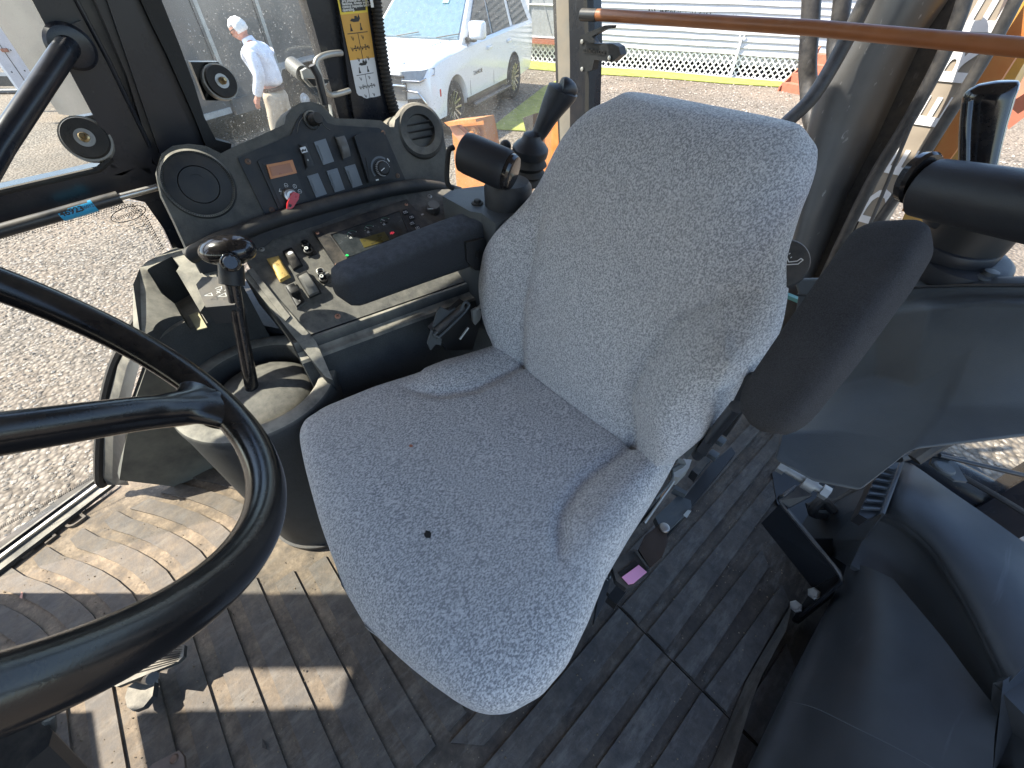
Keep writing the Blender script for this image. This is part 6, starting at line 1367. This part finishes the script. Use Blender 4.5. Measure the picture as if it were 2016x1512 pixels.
# ================================================================== LEFT CONTROL TOWER (right edge of the picture)
ltw = thing('control_tower', 'left-hand backhoe control tower casting at the right edge behind the raised armrest', 'control tower', tuple(pY(1850, 650, .8)), 'backhoe control towers')
def ly(a, b, y): return pY(a, b, y)
top = [ly(1560, 548, .90), ly(1700, 546, .90), ly(1782, 548, .89), ly(1900, 545, .88), ly(2120, 545, .88)]
r2 = [ly(1570, 580, .885), ly(1690, 590, .88), ly(1788, 566, .865), ly(1900, 562, .86), ly(2120, 562, .855)]
r3 = [ly(1560, 640, .875), ly(1690, 612, .88), ly(1800, 588, .86), ly(1900, 578, .86), ly(2120, 580, .855)]
r4 = [ly(1560, 700, .83), ly(1730, 622, .85), ly(1830, 606, .82), ly(1920, 596, .82), ly(2120, 600, .82)]
r5 = [ly(1560, 780, .74), ly(1725, 740, .78), ly(1800, 760, .74), ly(1900, 700, .77), ly(2120, 690, .80)]
r6 = [ly(1535, 850, .60), ly(1640, 850, .63), ly(1745, 862, .64), ly(1860, 800, .71), ly(2120, 795, .77)]
r7 = [ly(1520, 905, .535), ly(1600, 950, .545), ly(1690, 968, .555), ly(1790, 888, .62), ly(2120, 850, .74)]
tb = loft('casting', [top, r2, r3, r4, r5, r6, r7], M['tower'], ltw, thick=(.02, .10, -.03), ang=45)
mb = tb.modifiers.new('b', 'BEVEL'); mb.width = .006; mb.segments = 3; mb.limit_method = 'ANGLE'; mb.angle_limit = R(20)
tube('seam_groove', [r2[0], r2[1], r2[2], r2[3], r2[4]], .0025, M['plastic'], ltw, 8)
# moulded stepped boot rings under the grip
for i, (x0, x1, y0, y1, m) in enumerate(((1790, 2006, 503, 543, 'foam'), (1800, 1986, 472, 500, 'foam'), (1830, 1990, 446, 470, 'foam'), (1815, 1930, 420, 440, 'foam'))):
    cxp = (x0+x1)/2; a, b = ly(x0, (y0+y1)/2, .92), ly(x1, (y0+y1)/2, .92); hh = (ly(cxp, y0, .92)-ly(cxp, y1, .92)).length/2
    c = (a+b)/2+Vector((0, .0, 0)); r_ = (b-a).length/2
    lathe('boot_ring', [(r_*.86, -hh), (r_*.97, -hh*.9), (r_, -hh*.5), (r_, hh*.4), (r_*.97, hh*.75), (r_*.86, hh), (r_*.7, hh)], c, M[m], ltw, seg=48, axis=(0, -.12, 1))
lathe('boot_core', [(.052, -.05), (.052, .05), (.0, .05)], ly(1900, 470, .925), M['ink'], ltw, seg=28)
lathe('bolt', [(.017, 0), (.016, .003), (.009, .004), (.009, .010), (0, .011)], ly(1943, 546, .885), M['tower'], ltw, seg=24)
g0, g1 = ly(1822, 370, .77), ly(2150, 432, .70); gd = (g1-g0).normalized()
tube('wrist_roll', [g0, g0+gd*.003, g0+gd*.03, g1], [.031, .034, .0345, .0345], M['foam'], ltw, 40)
fc = ly(1803, 350, .775); tube('end_flange', [fc-gd*.004, fc-gd*.002, fc+gd*.006, fc+gd*.010], [.022, .030, .031, .028], M['gloss'], ltw, 36)
jl = thing('joystick', 'tall glossy black joystick at the right edge beyond the wrist roll', 'joystick', tuple(ly(1930, 330, .90)), 'joysticks of the two control towers')
rows = []
for py, x0, x1 in ((352, 1890, 1962), (320, 1892, 1966), (285, 1892, 1974), (245, 1893, 1984), (212, 1892, 1994), (192, 1894, 2000), (178, 1902, 2006), (166, 1925, 2008), (160, 1960, 2005)):
    a, b = ly(x0, py, .90), ly(x1, py, .90); c = (a+b)/2; w_ = (b-a).length/2; row = []
    for k in range(28):
        an = 2*math.pi*k/28; c_, s_ = math.cos(an), math.sin(an)
        row.append(c+(b-a).normalized()*w_*math.copysign(abs(c_)**.7, c_)+Vector((0, 1, .12))*w_*.62*math.copysign(abs(s_)**.8, s_))
    rows.append(row)
gr_ = loft('grip', rows, M['gloss'], jl, closed=True, caps=True, ang=60)
tube('trigger_ridge', smooth_path([ly(1898, 350, .872), ly(1900, 260, .868), ly(1905, 200, .868)], 5), .006, M['gloss'], jl, 12)
# ------------------------------------------------------------------ left side cover and its ironwork
cv = thing('side_cover', 'large smooth dark plastic cover over the left fender at the lower right', 'cover', (.35, .8, 0))
L0 = [(1675, 1106), (1640, 1176), (1598, 1258), (1557, 1340), (1515, 1428), (1466, 1530), (1410, 1640)]
z0 = [.13, .10, .08, .07, .06, .05, .04]
La = [(1668, 1112), (1655, 1180), (1632, 1262), (1600, 1345), (1570, 1430), (1530, 1530), (1500, 1640)]
Lm = [(1705, 1115), (1718, 1180), (1724, 1262), (1724, 1350), (1720, 1440), (1715, 1535), (1710, 1650)]
Lb = [(1758, 1139), (1850, 1248), (1900, 1315), (1940, 1368), (1964, 1400), (1958, 1450), (1950, 1640)]
zb = [.27, .29, .30, .30, .30, .30, .30]
rows = [[pZ(a, b, z) for (a, b), z in zip(L, zs)] for L, zs in ((L0, [z-.10 for z in z0]), (L0, z0), (La, [z+.05 for z in z0]), (Lm, [.235, .235, .232, .228, .224, .22, .216]), (Lb, zb))]
def smooth_grid(rows, n=4):
    r1 = [smooth_path(r_, n) for r_ in rows]; cols = [smooth_path([r1[i][j] for i in range(len(r1))], n) for j in range(len(r1[0]))]
    return [[cols[j][i] for j in range(len(cols))] for i in range(len(cols[0]))]
loft('front_lobe', smooth_grid(rows), M['cover'], cv, thick=(.005, .0, -.015), ang=60)
# upper shell: outer edge, crest, recess down to the lobe
Lo = [(1772, 905), (1800, 916), (1870, 965), (1950, 1020), (2040, 1085), (2160, 1170)]
Lc = [(1741, 1008), (1775, 1022), (1830, 1068), (1885, 1145), (1935, 1235), (1990, 1340)]
Lr = [(1700, 1062), (1722, 1078), (1800, 1150), (1862, 1228), (1925, 1318), (1975, 1400)]
Lt = [(1675, 1112), (1700, 1125), (1765, 1160), (1855, 1262), (1935, 1362), (1968, 1420)]
rows = [[pZ(a, b, z) for (a, b), z in zip(L, zs)] for L, zs in ((Lo, [.32, .34, .36, .37, .38, .38]), ([((a[0]+b[0])/2, (a[1]+b[1])/2) for a, b in zip(Lo, Lc)], [.345, .365, .38, .385, .39, .39]), (Lc, [.33, .35, .36, .36, .36, .36]), ([(a+(c_-a)*.22, b+(d-b)*.22) for (a, b), (c_, d) in zip(Lc, Lr)], [.30, .31, .315, .32, .325, .33]), (Lr, [.24, .245, .25, .26, .27, .28]), (Lt, [.22, .22, .22, .24, .26, .27]))]
loft('upper_shell', smooth_grid(rows, 3), M['cover'], cv, thick=(.005, .0, -.012), ang=60)
ext('shell_wall', [pZ(1975, 1340, .36), pZ(1968, 1410, .29), pZ(1955, 1520, .26), pZ(2200, 1560, .40), pZ(2200, 1200, .40)], (0, 0, -.02), M['cover'], cv, .004)
loft('rear_wall', [[pZ(1772, 905, .32), pZ(1741, 1008, .33), pZ(1700, 1062, .24), pZ(1675, 1112, .2)], [pZ(1725, 925, .22), pZ(1690, 1000, .22), pZ(1640, 1060, .12), pZ(1640, 1090, .06)], [pZ(1640, 960, .10), pZ(1600, 1000, .10), pZ(1560, 1060, .03), pZ(1560, 1090, .0)]], M['cover'], cv, thick=(.004, 0, -.01), ang=50)
tube('scratch', smooth_path([pZ(1540, 1378, .140), pZ(1600, 1392, .20), pZ(1680, 1430, .235), pZ(1780, 1480, .262), pZ(1860, 1525, .28)], 6), .0006, M['tower'], cv, 4)
loft('outer_wall', [[pZ(a, b, z-.002) for (a, b), z in zip(Lo, [.32, .34, .36, .37, .38, .38])], [Vector((pZ(a, b, z).x, pZ(a, b, z).y, -.2)) for (a, b), z in zip(Lo, [.32, .34, .36, .37, .38, .38])]], M['cover'], cv, thick=(-.01, 0, 0), ang=60)
# air slots
vs = ext('air_grille', [pZ(a, b, .355) for a, b in [(1690, 1012), (1738, 905), (1774, 912), (1734, 1010), (1708, 1022)]], (0, 0, -.03), M['cartrim'], cv, .003)
for i in range(7):
    u = i/6; A = pZ(1734, 918, .358).lerp(pZ(1697, 1000, .358), u); B = pZ(1764, 926, .358).lerp(pZ(1732, 1002, .358), u); d = (pZ(1697, 1000, .358)-pZ(1734, 918, .358)).normalized()*.006
    ext('slat', [A, B, B+d, A+d], (0, 0, .006), M['cover'], vs, .0015, 2)
tube('grille_lip', [pZ(1776, 908, .37), pZ(1757, 960, .37), pZ(1737, 1012, .365)], .004, M['cover'], vs, 8)
# black steel support bracket
sb_ = thing('support_bracket', 'folded black steel bracket bolted to the floor below the left tower', 'bracket', tuple(pZ(1600, 1120, 0)))
f1 = [pZ(1498, 1030, .10), pZ(1538, 990, .20), pZ(1652, 1128, .20), pZ(1600, 1158, .07)]
ext('web', f1, (pZ(1538, 990, .20)-pZ(1498, 1030, .10)).cross(f1[2]-f1[1]).normalized()*.008, M['satin'], sb_, .002)
tube('fold_edge', smooth_path([pZ(1568, 958, .25), pZ(1545, 974, .24), pZ(1536, 988, .215), pZ(1590, 1056, .21), pZ(1652, 1130, .205), pZ(1640, 1160, .15), pZ(1575, 1213, .02)], 4), .0045, M['satin'], sb_, 8)
ext('foot', [pZ(1652, 1130, .19), pZ(1600, 1160, .07), pZ(1588, 1185, .02), pZ(1560, 1218, .01), pZ(1572, 1224, .01), pZ(1640, 1170, .10)], (0.004, .0, -.008), M['satin'], sb_, .002)
ext('upper_arm', [pZ(1535, 985, .22), pZ(1572, 955, .26), pZ(1600, 975, .26), pZ(1552, 1000, .21)], (0, 0, -.008), M['satin'], sb_, .002)
for a, b, z in ((1604, 1170, .085), (1568, 1195, .03)):
    lathe('nut', [(.014, 0), (.014, .010), (.011, .012), (.009, .012), (.009, .018), (0, .018)], pZ(a, b, z), M['zinc'], sb_, axis=(-.4, -.5, .8), seg=6)
pb = pZ(1588, 948, .34); ad = (pZ(1605, 960, .34)-pZ(1555, 930, .34)).normalized()
tube('pivot_bolt', [pb-ad*.055, pb+ad*.045], .009, M['zinc'], sb_, 16); tube('bolt_head', [pb-ad*.06, pb-ad*.045], .0165, M['zinc'], sb_, 6); tube('spacer', [pb-ad*.005, pb+ad*.018], .0185, M['zinc'], sb_, 20); tube('nut', [pb+ad*.03, pb+ad*.045], .016, M['zinc'], sb_, 6)
tube('hydraulic_line', smooth_path([pZ(1640, 1005, .16), pZ(1620, 985, .18), pZ(1600, 1010, .14), pZ(1660, 1015, .13)], 5), .012, M['rubber'], sb_, 10); tube('hydraulic_line', smooth_path([pZ(1590, 1000, .12), pZ(1650, 990, .15), pZ(1700, 960, .2)], 5), .014, M['rubber'], sb_, 10)
ext('shade_sheet', [pZ(a, b, .004) for a, b in [(1520, 930), (1640, 880), (1900, 900), (2000, 980), (1800, 1120), (1680, 1180), (1640, 1130), (1530, 990)]], (0, 0, -.01), M['cartrim'], sb_)  # flat dark sheet painted in as the shade below the tower
# torn mat edge by the bracket
lp = ext('mat_edge', [pZ(a, b, z) for a, b, z in [(1560, 1190, .03), (1548, 1240, .02), (1522, 1288, .025), (1500, 1330, .03), (1480, 1380, .03), (1440, 1512, .03), (1400, 1512, .0), (1470, 1340, .0), (1530, 1240, .0)]], (0, 0, -.006), M['mat'], fm, .002)
# door linkage at the right
dl = thing('door_linkage', 'dark door strut with ball joint above the side cover', 'strut', tuple(pZ(1860, 905, .40)))
tube('arm', smooth_path([pZ(1770, 903, .40), pZ(1800, 896, .40), pZ(1840, 893, .40), pZ(1870, 900, .40)], 4), .0085, M['plastic'], dl, 14)
tube('rod', [pZ(1850, 897, .41), pZ(2120, 960, .41)], .0048, M['satin'], dl, 12)
ext('joint_plate', [pZ(a, b, .395) for a, b in [(1838, 890), (1865, 893), (1885, 915), (1905, 948), (1880, 945), (1850, 925), (1832, 912)]], (0, 0, -.006), M['tower'], dl, .003)
lathe('joint_cap', [(.018, -.004), (.019, .003), (.016, .006), (0, .007)], pZ(1858, 922, .40), M['tower'], dl, seg=28, ell=.8)
# lower left window edge with dotted border and glass
lw = ext('window_glass', [Vector((.56, .45, -.2)), Vector((.56, 1.35, -.2)), Vector((.56, 1.35, .45)), Vector((.56, .45, .45))], (.005, 0, 0), M['clear']); bpy.data.objects.remove(lw)
le = thing('left_window_frame', 'black rubber lower window edge behind the side cover', 'window frame', tuple(pZ(1900, 940, .37)))
tube('gasket', [pZ(1895, 938, .36), pZ(1960, 975, .36), pZ(2100, 1060, .36)], .006, M['rubber'], le, 8)
tube('gasket', [pZ(1895, 850, .5), pZ(1830, 885, .5), pZ(1800, 905, .48)], .012, M['rubber'], le, 8)

# ------------------------------------------------------------------ finishing
bpy.context.view_layer.update()
